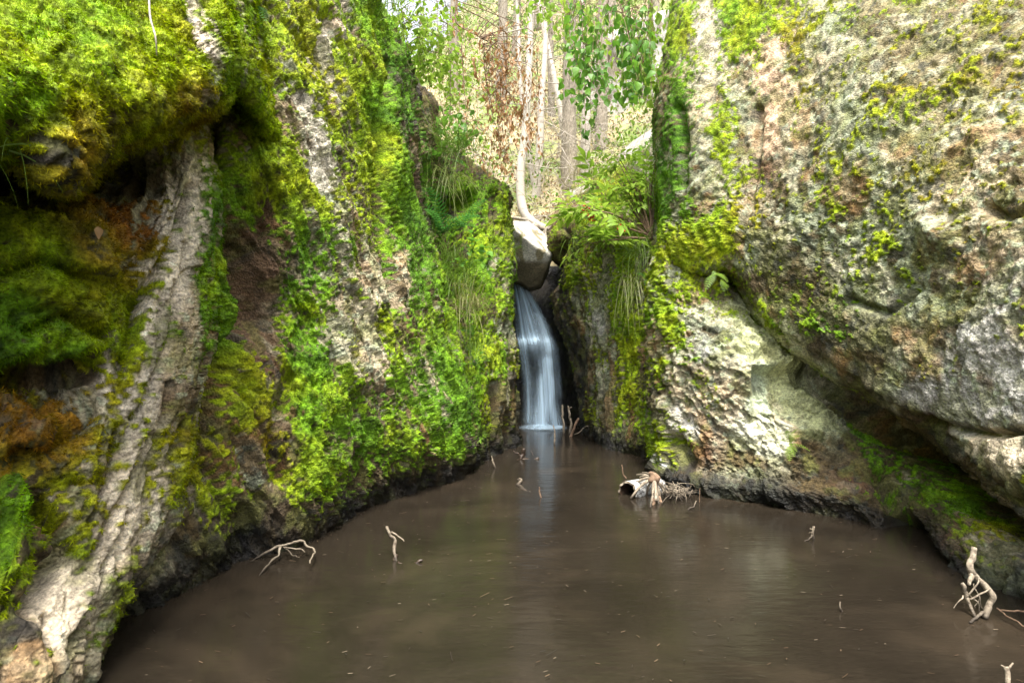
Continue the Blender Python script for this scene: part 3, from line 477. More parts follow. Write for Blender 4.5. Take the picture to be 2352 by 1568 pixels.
# inner veil a hand behind the front one, gives the fall its body
G3 = G+np.array([0, .16, 0]); ve = link('inner_veil', npmesh('inner_veil', G3.reshape(-1, 3), f, FM, True, np.repeat((dn*.6).reshape(-1, 1), 3, 1), uv=np.stack([U*.8+.3, Vv+.4], -1).reshape(-1, 2)), wf)
c = WLp(1247, 983); th = np.linspace(0, 2*math.pi, 60); rr = np.linspace(0, 1, 16); TH, RR = np.meshgrid(th, rr)
fx = c.x+RR*.40*np.cos(TH); fy = c.y+RR*.34*np.sin(TH); q = fbm(np.stack([fx*7, fy*7, 0*fx], -1), 3); fz = .012+.14*q*(1-RR)**1.3
al = np.clip(2.4*(1-RR)**.7*(.4+q), 0, 1)*ss(1, .75, RR); idx = np.arange(TH.size).reshape(TH.shape); f = np.stack([idx[:-1, :-1], idx[:-1, 1:], idx[1:, 1:], idx[1:, :-1]], -1).reshape(-1, 4)
tag(link('foam', npmesh('foam', np.stack([fx, fy, fz], -1).reshape(-1, 3), f, FM, True, np.repeat(al.reshape(-1, 1), 3, 1), uv=np.stack([TH*.03, RR*.2], -1).reshape(-1, 2))),
    'white foam where the waterfall meets the pool', 'foam', kind='stuff')

# ------------------------------------------------------------ builders for wood and plants
def smooth_path(pts, n):
    C = np.array([list(p) for p in pts], float); return crw(len(C), np.linspace(0, len(C)-1, n))@C
def tube(pts, radii, seg=8, n=None, wob=0.0, seed=0, cap=True, jit=0.0):
    n = n or max(4, 4*(len(pts)-1)+1); C = smooth_path(pts, n); r = np.interp(np.linspace(0, 1, n), np.linspace(0, 1, len(radii)), radii)
    if wob: r = r*(1+wob*(noise(C*25+seed)-.5)*2)
    if jit: C = C+(np.stack([fbm(C*19+q*31+seed, 2) for q in range(3)], -1)-.5)*jit*np.sin(np.linspace(0, np.pi, n))[:, None]**.3
    t = np.gradient(C, axis=0); t /= np.linalg.norm(t, axis=1, keepdims=True)+1e-9
    ref = np.array([.31, .83, .46]); a_ = np.cross(t, ref); a_ /= np.linalg.norm(a_, axis=1, keepdims=True)+1e-9; b_ = np.cross(t, a_)
    th = np.linspace(0, 2*math.pi, seg, endpoint=False)
    rr_ = r[:, None]*np.ones(seg)
    if wob: rr_ = rr_*(1+wob*.6*np.sin(th*2+C[:, 2:3]*9+seed))
    v = C[:, None]+rr_[..., None]*(np.cos(th)[None, :, None]*a_[:, None]+np.sin(th)[None, :, None]*b_[:, None])
    v = v.reshape(-1, 3); i = np.arange(n*seg).reshape(n, seg); j = np.roll(i, -1, 1)
    f = np.stack([i[:-1], j[:-1], j[1:], i[1:]], -1).reshape(-1, 4).tolist()
    if cap:
        v = np.vstack([v, C[0], C[-1]]); k = n*seg
        f += [[i[0, (q+1) % seg], i[0, q], k, k] for q in range(seg)]+[[i[-1, q], i[-1, (q+1) % seg], k+1, k+1] for q in range(seg)]
    return v, f
class MB:
    def __init__(s): s.v = []; s.f = []; s.k = 0
    def add(s, v, f):
        v = np.asarray(v, float); s.v.append(v); s.f += [[int(q)+s.k for q in dict.fromkeys(int(z) for z in g)] for g in f]; s.k += len(v); return s
    def tube(s, *a_, **k): return s.add(*tube(*a_, **k))
    def mesh(s, name, m, smooth=True):
        me = bpy.data.meshes.new(name); me.from_pydata(np.vstack(s.v).tolist(), [], s.f)
        me.polygons.foreach_set('use_smooth', [smooth]*len(me.polygons)); me.materials.append(m); me.update(); return me
    def obj(s, name, m, parent=None, smooth=True): return link(name, s.mesh(name, m, smooth), parent)
def leafmesh(name, L, Wd, m, tip=1.0, droop=.2, curl=.25, fold=.25, wdist=(.0, .62, 1.0, .8, .42, .0)):
    k = len(wdist); v = []; f = []
    for i, w in enumerate(wdist):
        t = i/(k-1); z = -droop*L*t*t+curl*L*.12*math.sin(t*5)
        for s_ in (-1, 0, 1): v.append((s_*w*Wd*.5, t*L, z+(fold*w*Wd*.5 if s_ else 0)))
    for i in range(k-1):
        a_ = i*3
        f += [[a_, a_+1, a_+4, a_+3], [a_+1, a_+2, a_+5, a_+4]]
    me = bpy.data.meshes.new(name); me.from_pydata(v, [], f); me.materials.append(m); me.polygons.foreach_set('use_smooth', [True]*len(f)); me.update(); return me
LEAF_G = [leafmesh('leaf', .075, .055, M_GREEN, droop=.15), leafmesh('leaf', .065, .052, M_GREEN, droop=.3, fold=.4), leafmesh('leaf', .055, .04, M_GREEN, droop=.1)]
LEAF_L = [leafmesh('leaf', .08, .05, M_LIME, droop=.2), leafmesh('leaf', .065, .045, M_LIME, droop=.35, fold=.4), leafmesh('leaf', .05, .036, M_LIME)]
LEAF_D = [leafmesh('leaf', .075, .035, M_DEAD, droop=.5, curl=.9, fold=.9), leafmesh('leaf', .06, .038, M_DEAD, droop=.2, curl=-1, fold=1.0), leafmesh('leaf', .05, .024, M_DEAD, droop=.6, fold=.7)]
def put(me, name, parent, loc, dr, up=None, sc=1.0, roll=0.0):
    o = bpy.data.objects.new(name, me); COL.objects.link(o); o.parent = parent
    q = Vector(dr).normalized().to_track_quat('Y', 'Z'); o.rotation_mode = 'QUATERNION'
    from mathutils import Quaternion
    o.rotation_quaternion = q @ Quaternion((0, 1, 0), roll); o.location = Vector(loc)-parent.location; o.scale = (sc, sc, sc); return o
def rv(s=1.0): return Vector(rng.normal(0, s, 3))
def leafy(name, twigs, leaves, label, cat, m_st, group=None, step=.055, sc=(1.0, 1.75), hang=.8, rad=.004, side=.8, skip=.1):
    """a branch: its stems are one part, every leaf a part of its own"""
    base = Vector(twigs[0][0]); root = empty(name, base); tag(root, label, cat, group); st = MB(); cnt = 0
    for ti, tw in enumerate(twigs):
        pts = [np.array(p)-np.array(base) for p in tw]
        if ti == 0: LIMB = smooth_path(pts, 30)
        else:
            q0 = LIMB[int(np.argmin(np.linalg.norm(LIMB-pts[0], axis=1)+.5*np.clip(pts[0][2]-LIMB[:, 2], 0, 9)))]
            pts = [q0, (q0+pts[0])/2+np.array([0, 0, .04])]+pts
        r0 = rad if ti else rad*1.8
        st.tube(pts, [r0, r0*.35], seg=5, n=max(6, 5*len(pts)), wob=.1)
        C = smooth_path(tw, 60); d = np.linalg.norm(np.diff(C, axis=0), axis=1); cum = np.concatenate([[0], np.cumsum(d)])
        k = int(cum[-1]/step)
        for i in range(k):
            if rng.random() < skip or cnt >= 290: continue
            s_ = (i+.5)*step+rng.normal(0, .01); t = np.interp(s_, cum, np.arange(60)); p = Vector([np.interp(t, np.arange(60), C[:, q]) for q in range(3)])
            dr = Vector((rng.normal(0, side), rng.normal(0, side), -hang+rng.normal(0, .35))); p2 = p+rv(.028)
            put(leaves[int(rng.integers(len(leaves)))], 'leaf', root, p2, dr, sc=rng.uniform(*sc), roll=rng.uniform(-1.2, 1.2)); cnt += 1
    st.obj('stem', m_st, root); return root

# ------------------------------------------------------------ forest beyond the gorge
def tree(name, pts, r0, r1, m, label, group, nb=0, crown=0, bare=True, cy=(0, 1)):
    base = Vector(pts[0]); t = empty(name, base); tag(t, label, 'tree', group)
    rel = [np.array(p)-np.array(base) for p in pts]
    MB().tube(rel, [r0*1.25, r0, (r0+r1)/2, r1], seg=12, n=40, wob=.08, seed=base.x).obj('trunk', m, t)
    C = smooth_path(rel, 50)
    if nb:
        far = len(group) > 26
        b_ = MB()
        for k in range(nb):
            if not far: b_ = MB()
            i = int(rng.integers(10, 49)); a_ = rng.uniform(0, 6.28); L = rng.uniform(.4, 1.3)*(1.2 if bare else 1); d = np.array([math.cos(a_), math.sin(a_), rng.uniform(-.5, .25)])
            p0 = C[i]; p1 = p0+d*L*.5+rng.normal(0, .05, 3); p2 = p0+d*L+np.array([0, 0, rng.uniform(-.35, .1)])
            b_.tube([p0, p1, p2], [.012, .004], seg=4, n=6)
            for q in range(3):
                s_ = p0+(p2-p0)*rng.uniform(.3, .9); b_.tube([s_, s_+rng.normal(0, .12, 3), s_+rng.normal(0, .22, 3)+np.array([0, 0, -.12])], [.005, .002], seg=3, n=4)
            if not far: b_.obj('dead_branch', M_PALEWOOD, t)
        if far: b_.obj('dead_branches', M_PALEWOOD, t)['kind'] = 'stuff'
    if crown:
        c_ = MB(); zmax = C[-1][2]
        for k in range(crown):
            i = int(rng.integers(int(50*cy[0]), int(49*cy[1]))); a_ = rng.uniform(0, 6.28); L = rng.uniform(.3, 1.5); p0 = C[i]
            for s_ in np.linspace(.15, 1, 9):
                c0 = p0+np.array([math.cos(a_)*L*s_, math.sin(a_)*L*s_, -.35*L*s_*s_])
                for w in range(3):
                    e_ = rng.normal(0, 1, 3)*np.array([1, 1, .5]); e_ /= np.linalg.norm(e_); e_ *= rng.uniform(.05, .12); sd = np.cross(e_, rng.normal(0, 1, 3)); sd *= .016/np.linalg.norm(sd)
                    c_.add([c0-sd, c0+sd, c0+e_+np.array([0, 0, -.03])], [[0, 1, 2]])
        c_.obj('crown', M_NEEDLE, t, False)['kind'] = 'stuff'
    return t
def ground_pt(x, Y): X = (x-CX)/F*Y; return Vector((X, Y, hzs(X, Y)-.1))
def up(x, y, Y): return V(x, y, Y)
g = 'birches beyond the gorge'
tree('birch_tree', [V(1250, 530, 10.2), V(1222, 512, 10.2), V(1200, 478, 10.3), V(1195, 400, 10.4), V(1206, 300, 10.5), V(1215, 150, 10.6), V(1222, -60, 10.8), V(1226, -250, 11)], .082, .05, M_BIRCH,
     'white birch with a bent mossy foot just above the wedged boulder', g, 26)
tree('birch_tree', [ground_pt(1228, 12.2), V(1232, 440, 12.2), V(1240, 330, 12.2), V(1243, 240, 12.3), V(1252, 120, 12.5), V(1256, -60, 12.8)], .085, .05, M_BIRCH, 'slim white birch right behind the bent birch', g, 14)
tree('birch_tree', [ground_pt(1342, 13), V(1343, 390, 13), V(1345, 300, 13), V(1346, 200, 13.1), V(1335, 80, 13.3), V(1330, -60, 13.5)], .11, .07, M_BIRCH, 'straight white birch between the two brown spruce trunks', g, 12)
tree('birch_tree', [ground_pt(1234, 12.8), V(1226, 420, 12.8), V(1212, 330, 12.9), V(1196, 200, 13), V(1190, 60, 13.2), V(1185, -60, 13.4)], .06, .035, M_BIRCH, 'thin leaning birch crossing behind the bent birch', g, 12)
tree('birch_tree', [ground_pt(1302, 15), V(1300, 350, 15), V(1285, 240, 15), V(1265, 140, 15.2), V(1240, 20, 15.5), V(1226, -60, 15.7)], .08, .05, M_BIRCH, 'birch leaning left high above the spruce trunks', g, 8)
g = 'spruces beyond the gorge'
for x, Y, r, dx, lab in [(1307, 12.5, .155, 2, 'thickest grey spruce trunk, left of the straight white birch'), (1381, 14, .15, 3, 'tall straight spruce trunk in front of the grey cliff'), (1268, 16, .1, -4, 'slender spruce trunk left of the thickest spruce trunk'),
                        (1331, 17, .1, 4, 'thin spruce trunk directly beside the straight white birch')]:
    b_ = ground_pt(x, Y); tree('spruce_tree', [b_, V(x, 300, Y), V(x+dx, 100, Y), V(x+2*dx, -80, Y), V(x+2*dx, -250, Y)], r, r*.7, M_SPRUCE, lab, g, 22, 14, cy=(.25, .8))
k = 0
labs = ['far spruce with drooping green boughs, left of the bent birch', 'far spruce behind the withered leaves', 'far spruce seen over the wedged boulder', 'far spruce behind the thickest trunk', 'far spruce beside the grey cliff',
        'far spruce at the left skyline above the ledge', 'far spruce at the hilltop by the hanging green branch', 'far spruce tucked behind the green leaves on the right', 'highest far spruce above the slim birch', 'far spruce nearest the right wall']
for (x, Y), lab in zip([(1150, 17), (1185, 20), (1235, 22), (1300, 24), (1400, 19), (1040, 21), (1360, 26), (1450, 23), (1262, 28), (1500, 18)], labs):
    b_ = ground_pt(x, Y); h_ = rng.uniform(7, 11)
    tree('spruce_tree', [b_, b_+Vector((.05, 0, h_*.35)), b_+Vector((rng.normal(0, .15), 0, h_*.7)), b_+Vector((.1, 0, h_))], rng.uniform(.11, .18), .05, M_SPRUCE, lab, 'far spruces on the hillside', 26, 75, cy=(.12, .98))
# loose litter, twigs and low growth on the hillside
vs = []; k = 26000
px = rng.uniform(-4, 7, k); py = 9.8+rng.random(k)**1.5*18; pz = hz(px, py); c0 = np.stack([px, py, pz+.02], -1)
d = rng.normal(0, 1, (k, 3))*np.array([1, 1, .6]); d /= np.linalg.norm(d, axis=1, keepdims=True); sd = np.cross(d, rng.normal(0, 1, (k, 3))); sd /= np.linalg.norm(sd, axis=1, keepdims=True)
L = rng.uniform(.03, .09, (k, 1)); tri = np.stack([c0-sd*L*.3, c0+sd*L*.3, c0+d*L+np.array([0, 0, .02])], 1).reshape(-1, 3)
pal = np.array([(.28, .2, .11), (.2, .11, .05), (.34, .28, .2), (.1, .15, .04), (.27, .13, .055)]); cc = np.repeat(pal[rng.integers(0, 5, k)]*rng.uniform(.6, 1.3, (k, 1)), 3, 0)
tag(link('leaf_litter', npmesh('leaf_litter', tri, np.arange(3*k).reshape(-1, 3), MOSS, False, cc)), 'dry brown leaves and needles scattered over the hillside', 'leaf litter', kind='stuff')
b_ = MB()
for k in range(900):
    Y = rng.uniform(10.5, 20); x = rng.uniform(1000, 1520); p = np.array(ground_pt(x, Y))+np.array([0, 0, rng.uniform(.1, 1.4)]); d = rng.normal(0, 1, 3)*np.array([1, .6, .8]); d /= np.linalg.norm(d)
    L = rng.uniform(.4, 1.4); b_.tube([p, p+d*L*.5+rng.normal(0, .08, 3), p+d*L+rng.normal(0, .15, 3)], [.008, .003], seg=3, n=6)
tag(b_.obj('brushwood', M_PALEWOOD), 'tangle of pale dead twigs standing over the hillside', 'brushwood', kind='stuff')
c_ = []
k = 60000; px = rng.uniform(-9, 9, k); py = 11+rng.random(k)*29; cl = fbm(np.stack([px*.7, py*.7, 0*px], -1), 3); keep = cl > .46; px, py = px[keep], py[keep]; k = len(px)
c0 = np.stack([px, py, hz(px, py)+rng.random(k)*1.0*(cl[keep]-.3)*3], -1); d = rng.normal(0, 1, (k, 3)); d /= np.linalg.norm(d, axis=1, keepdims=True); sd = np.cross(d, rng.normal(0, 1, (k, 3))); sd /= np.linalg.norm(sd, axis=1, keepdims=True)
L = rng.uniform(.05, .1, (k, 1)); q = np.stack([c0-sd*L*.35, c0-d*L*.6, c0+sd*L*.35, c0+d*L*.6], 1).reshape(-1, 3); gc = np.array([(.10, .21, .03), (.17, .25, .05), (.24, .22, .09)])[rng.integers(0, 3, k)]*rng.uniform(.7, 1.3, (k, 1))
tag(link('undergrowth', npmesh('undergrowth', q, np.arange(4*k).reshape(-1, 4), MOSS, False, np.repeat(gc, 4, 0))), 'pale green undergrowth spread across the sunny hillside', 'undergrowth', kind='stuff')

# ------------------------------------------------------------ boulders and far cliff
def boulder(name, c, planes, scale, res, cols, label, cat, group=None, amp=.04, sharp=9, moss=None, rot=0):
    n = res; th, ph = np.meshgrid(np.linspace(0, math.pi, n), np.linspace(0, 2*math.pi, 2*n)); D = np.stack([np.sin(th)*np.cos(ph), np.sin(th)*np.sin(ph), np.cos(th)], -1)
    pn = np.array([p[:3] for p in planes], float); pn /= np.linalg.norm(pn, axis=1, keepdims=True); pd = np.array([p[3] for p in planes], float)
    q = np.maximum(D@pn.T, 1e-3)/pd; r = 1/((q**sharp).sum(-1)**(1/sharp))
    G = D*r[..., None]*scale; G = G*(1+amp*2*(fbm(G*3/scale+5, 4)-.5)[..., None]+amp*(fbm(G*11/scale+9, 3)-.5)[..., None])
    c = np.array(c); idx = np.arange(n*2*n).reshape(2*n, n); f = np.stack([idx[:-1, :-1], idx[1:, :-1], idx[1:, 1:], idx[:-1, 1:]], -1).reshape(-1, 4)
    A = cols(G, D); o = link(name, npmesh(name, G.reshape(-1, 3), f, ROCK, True, A.reshape(-1, 3), np.full(G.shape[:2], .85)))
    o.location = c; return tag(o, label, cat, group)
def pale_stone(G, D):
    q = fbm(G*5+3, 4)[..., None]; s_ = noise(G*40)[..., None]; c = np.array([.56, .53, .46])*(.55+.9*q)*(.8+.4*s_); lo = ss(-.05, -.4, D[..., 2]+.35*D[..., 0]*0+.3*(fbm(G*3, 3)-.5))[..., None]  # lower side darkened in the colour, as the shaded underside
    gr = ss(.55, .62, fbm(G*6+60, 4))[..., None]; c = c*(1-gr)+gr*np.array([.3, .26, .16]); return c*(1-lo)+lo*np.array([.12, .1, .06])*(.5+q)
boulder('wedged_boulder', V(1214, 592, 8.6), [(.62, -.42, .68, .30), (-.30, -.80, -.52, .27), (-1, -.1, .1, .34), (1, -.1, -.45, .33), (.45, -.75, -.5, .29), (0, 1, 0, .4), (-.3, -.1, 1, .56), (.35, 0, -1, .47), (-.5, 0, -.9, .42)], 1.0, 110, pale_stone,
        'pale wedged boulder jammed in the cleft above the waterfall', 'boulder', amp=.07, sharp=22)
def mossy_top(G, D):
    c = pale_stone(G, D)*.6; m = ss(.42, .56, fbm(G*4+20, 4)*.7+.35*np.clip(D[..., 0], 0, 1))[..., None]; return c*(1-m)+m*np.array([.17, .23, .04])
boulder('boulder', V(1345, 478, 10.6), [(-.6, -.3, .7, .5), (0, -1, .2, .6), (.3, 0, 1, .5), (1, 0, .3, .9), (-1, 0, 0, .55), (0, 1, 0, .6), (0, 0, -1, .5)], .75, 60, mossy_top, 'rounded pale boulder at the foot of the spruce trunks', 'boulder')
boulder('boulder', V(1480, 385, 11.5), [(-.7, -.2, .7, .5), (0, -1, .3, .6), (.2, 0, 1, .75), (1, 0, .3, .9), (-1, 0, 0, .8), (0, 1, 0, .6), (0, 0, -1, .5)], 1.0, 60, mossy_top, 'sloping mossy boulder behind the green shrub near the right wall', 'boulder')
def cliff_col(G, D):
    q = fbm(G*1.5+3, 5)[..., None]; s_ = fbm(G*6, 3)[..., None]; k = ss(.57, .64, fbm(G*2.2+70, 4))[..., None]; c = np.array([.36, .345, .3])*(.35+1.3*q)*(.5+s_); return c*(1-k)+k*np.array([.14, .12, .08])
boulder('far_cliff', V(1480, 280, 17)+Vector((.6, 0, 0)), [(-.5, -.8, .2, .75), (.2, -1, .1, .6), (-1, 0, .2, .8), (1, 0, 0, 1.2), (0, 0, 1, .85), (0, 1, 0, .8), (0, 0, -1, 1.2)], 3.0, 90, cliff_col, 'grey cracked far cliff behind the spruce trunks on the right', 'cliff', amp=.09)

# ------------------------------------------------------------ roots above the wedged boulder
r_ = MB(); b0 = np.array(V(1232, 512, 9.9))
for pts, r0 in [([(1245, 528, 10.1), (1215, 508, 10.15), (1178, 500, 10.2)], .05), ([(1235, 520, 10.1), (1255, 527, 10.05), (1275, 518, 10.05)], .06), ([(1225, 515, 10.1), (1242, 540, 10.0), (1250, 560, 9.9)], .04),
                ([(1262, 510, 10.1), (1252, 534, 10.0), (1260, 552, 9.9)], .035), ([(1252, 525, 10.1), (1244, 548, 9.9)], .03)]:
    r_.tube([np.array(V(*p))-b0 for p in pts], [r0, r0*.5], seg=8, n=14, wob=.2)
o = r_.obj('tree_roots', M_SPRUCE); o.location = b0; tag(o, 'gnarled exposed roots twisting above the wedged boulder', 'roots')

# ------------------------------------------------------------ hanging branches
def hang(x0, y0, x1, y1, Y, bend=20):
    m = ((x0+x1)/2+rng.normal(0, bend), (y0+y1)/2+rng.normal(0, bend*.5)); return [V(x0, y0, Y), V(*m, Y+rng.normal(0, .15)), V(x1, y1, Y+rng.normal(0, .25))]
def cluster(n, xr, y0r, spanx, leny, Y): return [hang(x_, rng.uniform(*y0r), x_+rng.normal(spanx[0], spanx[1]), rng.uniform(*leny), Y+rng.normal(0, .25)) for x_ in rng.uniform(*xr, n)]
G1 = 'green branches hanging between the walls'
leafy('hanging_branch', [[V(1400, -60, 6.2), V(1440, 60, 6.2), V(1470, 190, 6.1)]]+cluster(30, (1385, 1495), (-30, 90), (12, 14), (120, 245), 6.2), LEAF_G, 'densest dark green hanging branch, right of centre at the top', 'branch', M_TWIG, G1, .05)
leafy('hanging_branch', [[V(1330, -60, 6.8), V(1340, 120, 6.8), V(1345, 335, 6.8)]]+cluster(18, (1315, 1380), (0, 170), (8, 16), (150, 335), 6.8), LEAF_G, 'long drooping green branch hanging before the straight white birch', 'branch', M_TWIG, G1, .06)
leafy('hanging_branch', [[V(1450, 20, 7.4), V(1478, 150, 7.4), V(1470, 250, 7.4)]]+cluster(18, (1440, 1515), (-20, 200), (0, 14), (100, 250), 7.4), LEAF_L, 'light green branch hanging close to the right wall', 'branch', M_TWIG, G1, .06)
leafy('hanging_branch', [[V(1180, -60, 7.5), V(1230, 10, 7.5), V(1330, 40, 7.6)]]+cluster(16, (1150, 1330), (-40, 10), (5, 20), (20, 90), 7.5), LEAF_L, 'thin lime green branch along the top centre edge', 'branch', M_TWIG, G1, .07)
leafy('hanging_branch', [[V(1290, -60, 8.3), V(1330, 30, 8.3), V(1400, 90, 8.3)]]+cluster(20, (1285, 1400), (-40, 60), (4, 16), (60, 190), 8.4), LEAF_L, 'pale lime branch behind the long drooping green branch', 'branch', M_TWIG, G1, .06)
leafy('hanging_branch', [[V(1490, -60, 8.0), V(1500, 60, 8.0), V(1500, 220, 8.0)]]+cluster(20, (1430, 1535), (-40, 200), (0, 14), (140, 330), 8.2), LEAF_L, 'lime branch filling the corner against the right wall', 'branch', M_TWIG, G1, .06)
G2_ = 'green saplings on the left ledge'
leafy('leafy_sapling', [[V(1000, 330, 7.6), V(985, 180, 7.6), V(960, -40, 7.6)]]+cluster(26, (900, 1045), (-20, 150), (10, 20), (120, 260), 7.7), LEAF_L, 'leafy lime green sapling rising behind the left cliff edge', 'sapling', M_TWIG, G2_, .058, hang=.3)
leafy('leafy_sapling', [[V(1030, 345, 8.2), V(1035, 180, 8.2), V(1020, -40, 8.2)]]+cluster(24, (955, 1075), (-30, 170), (4, 18), (60, 300), 8.3), LEAF_L, 'thinner sapling with sparse leaves beside the withered branch', 'sapling', M_TWIG, G2_, .065, hang=.3)
leafy('leafy_sapling', [[V(950, 200, 7.3), V(935, 100, 7.3), V(915, -40, 7.3)]]+cluster(24, (895, 985), (-40, 90), (8, 16), (60, 200), 7.4), LEAF_L, 'sapling at the very top corner of the left cliff, leaves against the sky', 'sapling', M_TWIG, G2_, .058, hang=.3)
leafy('leafy_sapling', [[V(1060, 370, 9.2), V(1055, 200, 9.2), V(1070, -40, 9.2)]]+cluster(26, (990, 1130), (-40, 260), (4, 24), (60, 360), 9.3), LEAF_L, 'far lime sapling filling the gap behind the withered branch', 'sapling', M_TWIG, G2_, .075, hang=.3)
leafy('leafy_sapling', [[V(1005, 335, 7.0), V(1010, 300, 7.0), V(1020, 255, 7.0)]]+cluster(14, (995, 1080), (240, 300), (6, 14), (310, 360), 7.0), LEAF_G, 'low green seedling growing on the ledge top above the drooping grass', 'sapling', M_TWIG, G2_, .06, hang=.2)
G3_ = 'withered branches hanging in the cleft'
limb = [V(1050, -70, 6.6), V(1049, 0, 6.6), V(1047, 50, 6.6), V(1075, 72, 6.6), V(1105, 90, 6.6), V(1112, 130, 6.6)]
leafy('withered_branch', [limb, [V(1075, 72, 6.6), V(1130, 78, 6.6), V(1185, 40, 6.6)], [V(1047, 50, 6.6), V(1050, 90, 6.6)]]+cluster(24, (1105, 1240), (40, 170), (4, 18), (170, 300), 6.8), LEAF_D, 'withered brown branch with a bare crooked limb from the top edge', 'branch', M_TWIG, G3_, .06, (.7, 1.3), hang=1.2, side=.45, rad=.006)
leafy('withered_branch', [[V(1110, 130, 6.7), V(1130, 260, 6.7), V(1190, 420, 6.7)]]+cluster(24, (1100, 1230), (150, 260), (10, 16), (280, 410), 6.9), LEAF_D, 'lower withered branch drooping in front of the bent birch', 'branch', M_TWIG, G3_, .06, (.7, 1.3), hang=1.2, side=.45)
leafy('withered_branch', [[V(1060, 100, 6.7), V(1068, 220, 6.7), V(1080, 330, 6.7), V(1130, 390, 6.7)]]+cluster(5, (1060, 1150), (280, 330), (10, 12), (350, 430), 6.8), LEAF_D, 'thin withered twig trailing down to the ledge crest', 'branch', M_TWIG, G3_, .085, (.7, 1.3), hang=1.2, side=.45)

# ------------------------------------------------------------ elder shrub with red berries
def compound(name, m, L=.22, pairs=3):
    b_ = MB(); b_.tube([(0, 0, 0), (0, L*.5, .01), (0, L*.8, -.01)], [.002, .001], seg=4, n=5)
    lf = leafmesh('t', L*.42, L*.15, m, droop=.25, fold=.3, wdist=(0, .55, 1, .9, .5, 0)); co_ = np.array([v.co[:] for v in lf.vertices]); fs = [list(p.vertices) for p in lf.polygons]; bpy.data.meshes.remove(lf)
    for i in range(pairs):
        for s_ in (-1, 1):
            a_ = s_*1.0; R_ = np.array([[math.cos(a_), math.sin(a_), 0], [-math.sin(a_), math.cos(a_), 0], [0, 0, 1]]); b_.add(co_@R_.T+np.array([0, L*(.25+.25*i), 0]), fs)
    b_.add(co_*1.15+np.array([0, L*.78, 0]), fs); return b_.mesh(name, m)
CL = [compound('leaf', M_LIME), compound('leaf', M_LIME, .18, 2), compound('leaf', M_LIME, .26, 3)]
base = V(1497, 548, 6.55); sh = empty('berry_shrub', base); tag(sh, 'lime green shrub with red berry clusters leaning out from the right wall', 'shrub')
stems = [[(1497, 548, 6.55), (1440, 545, 6.4), (1380, 540, 6.4), (1330, 545, 6.5)], [(1497, 548, 6.55), (1440, 505, 6.5), (1390, 455, 6.6), (1360, 410, 6.7)], [(1497, 545, 6.55), (1475, 470, 6.6), (1450, 410, 6.7), (1420, 360, 6.8)],
         [(1490, 540, 6.55), (1430, 520, 6.4), (1375, 500, 6.4), (1320, 495, 6.5)], [(1497, 540, 6.55), (1495, 450, 6.7), (1505, 370, 6.8)], [(1460, 546, 6.45), (1400, 552, 6.3), (1350, 560, 6.3)], [(1440, 505, 6.5), (1400, 490, 6.3), (1350, 480, 6.3)]]
sm = MB(); br = []
for s_ in stems:
    p = [np.array(V(*q)) for q in s_]; sm.tube([q-np.array(base) for q in p], [.014, .005], seg=6, n=14, wob=.15); C = smooth_path(p, 40)
    for k in range(12):
        i = int(rng.integers(12, 40)); q = Vector(C[i]); put(CL[int(rng.integers(3))], 'leaf', sh, q, Vector((rng.normal(-.4, .7), rng.normal(-.3, .5), rng.normal(.15, .35))), sc=rng.uniform(1.0, 1.7), roll=rng.uniform(-.5, .5))
for k in range(34):
    q = V(rng.uniform(1380, 1515), rng.uniform(340, 470), rng.uniform(6.6, 7.0)); put(CL[int(rng.integers(3))], 'leaf', sh, q, Vector((rng.normal(-.2, .7), rng.normal(-.4, .5), rng.normal(.1, .35))), sc=rng.uniform(.7, 1.25), roll=rng.uniform(-.6, .6))
    w = np.array(base)+(np.array(q)-np.array(base))*.55+np.array([0, 0, .05]); sm.tube([np.zeros(3), w-np.array(base), np.array(q)-np.array(base)], [.006, .002], seg=4, n=8)
sm.obj('stem', M_TWIG, sh)
for (x, y) in [(1345, 481), (1358, 501), (1425, 522)]:
    b_ = MB()
    for k in range(16 if y != 522 else 7):
        c = rng.normal(0, .022, 3); vv = []; ff = []
        for i in range(4):
            for j in range(6): t_ = math.pi*i/3; vv.append(c+.011*np.array([math.sin(t_)*math.cos(j*1.047), math.sin(t_)*math.sin(j*1.047), math.cos(t_)]))
        for i in range(3):
            for j in range(6): ff.append([i*6+j, i*6+(j+1) % 6, (i+1)*6+(j+1) % 6, (i+1)*6+j])
        b_.add(vv, ff)
    o = b_.obj('berry_cluster', M_BERRY, sh); o.location = V(x, y, 6.25)-base

# ------------------------------------------------------------ ferns, herbs, grass
def frond(L, m, pairs=13):
    b_ = MB(); b_.tube([(0, 0, 0), (0, L*.5, L*.13), (0, L, -L*.05)], [.003, .001], seg=4, n=8, cap=False)
    for i in range(pairs):
        t = (i+1)/(pairs+1); z = 4*.13*L*t*(1-t)*1.0-L*.05*t*t; w = L*.26*math.sin(math.pi*(t*.8+.17))**.8
        for s_ in (-1, 1):
            p = np.array([0, t*L, z]); d_ = np.array([s_*.9, .4, -.12]); d_ /= np.linalg.norm(d_); q = np.array([-d_[1], d_[0], 0])*L*.012
            b_.add([p-q, p+d_*w*.45-q*1.5, p+d_*w, p+d_*w*.45+q*1.5, p+q], [[0, 1, 3, 4], [1, 2, 3]])
    return b_.mesh('frond', m, False)
FR = [frond(.3, M_FERN), frond(.24, M_FERN, 11)]; FRL = [frond(.2, M_LIME, 9), frond(.14, M_LIME, 8)]
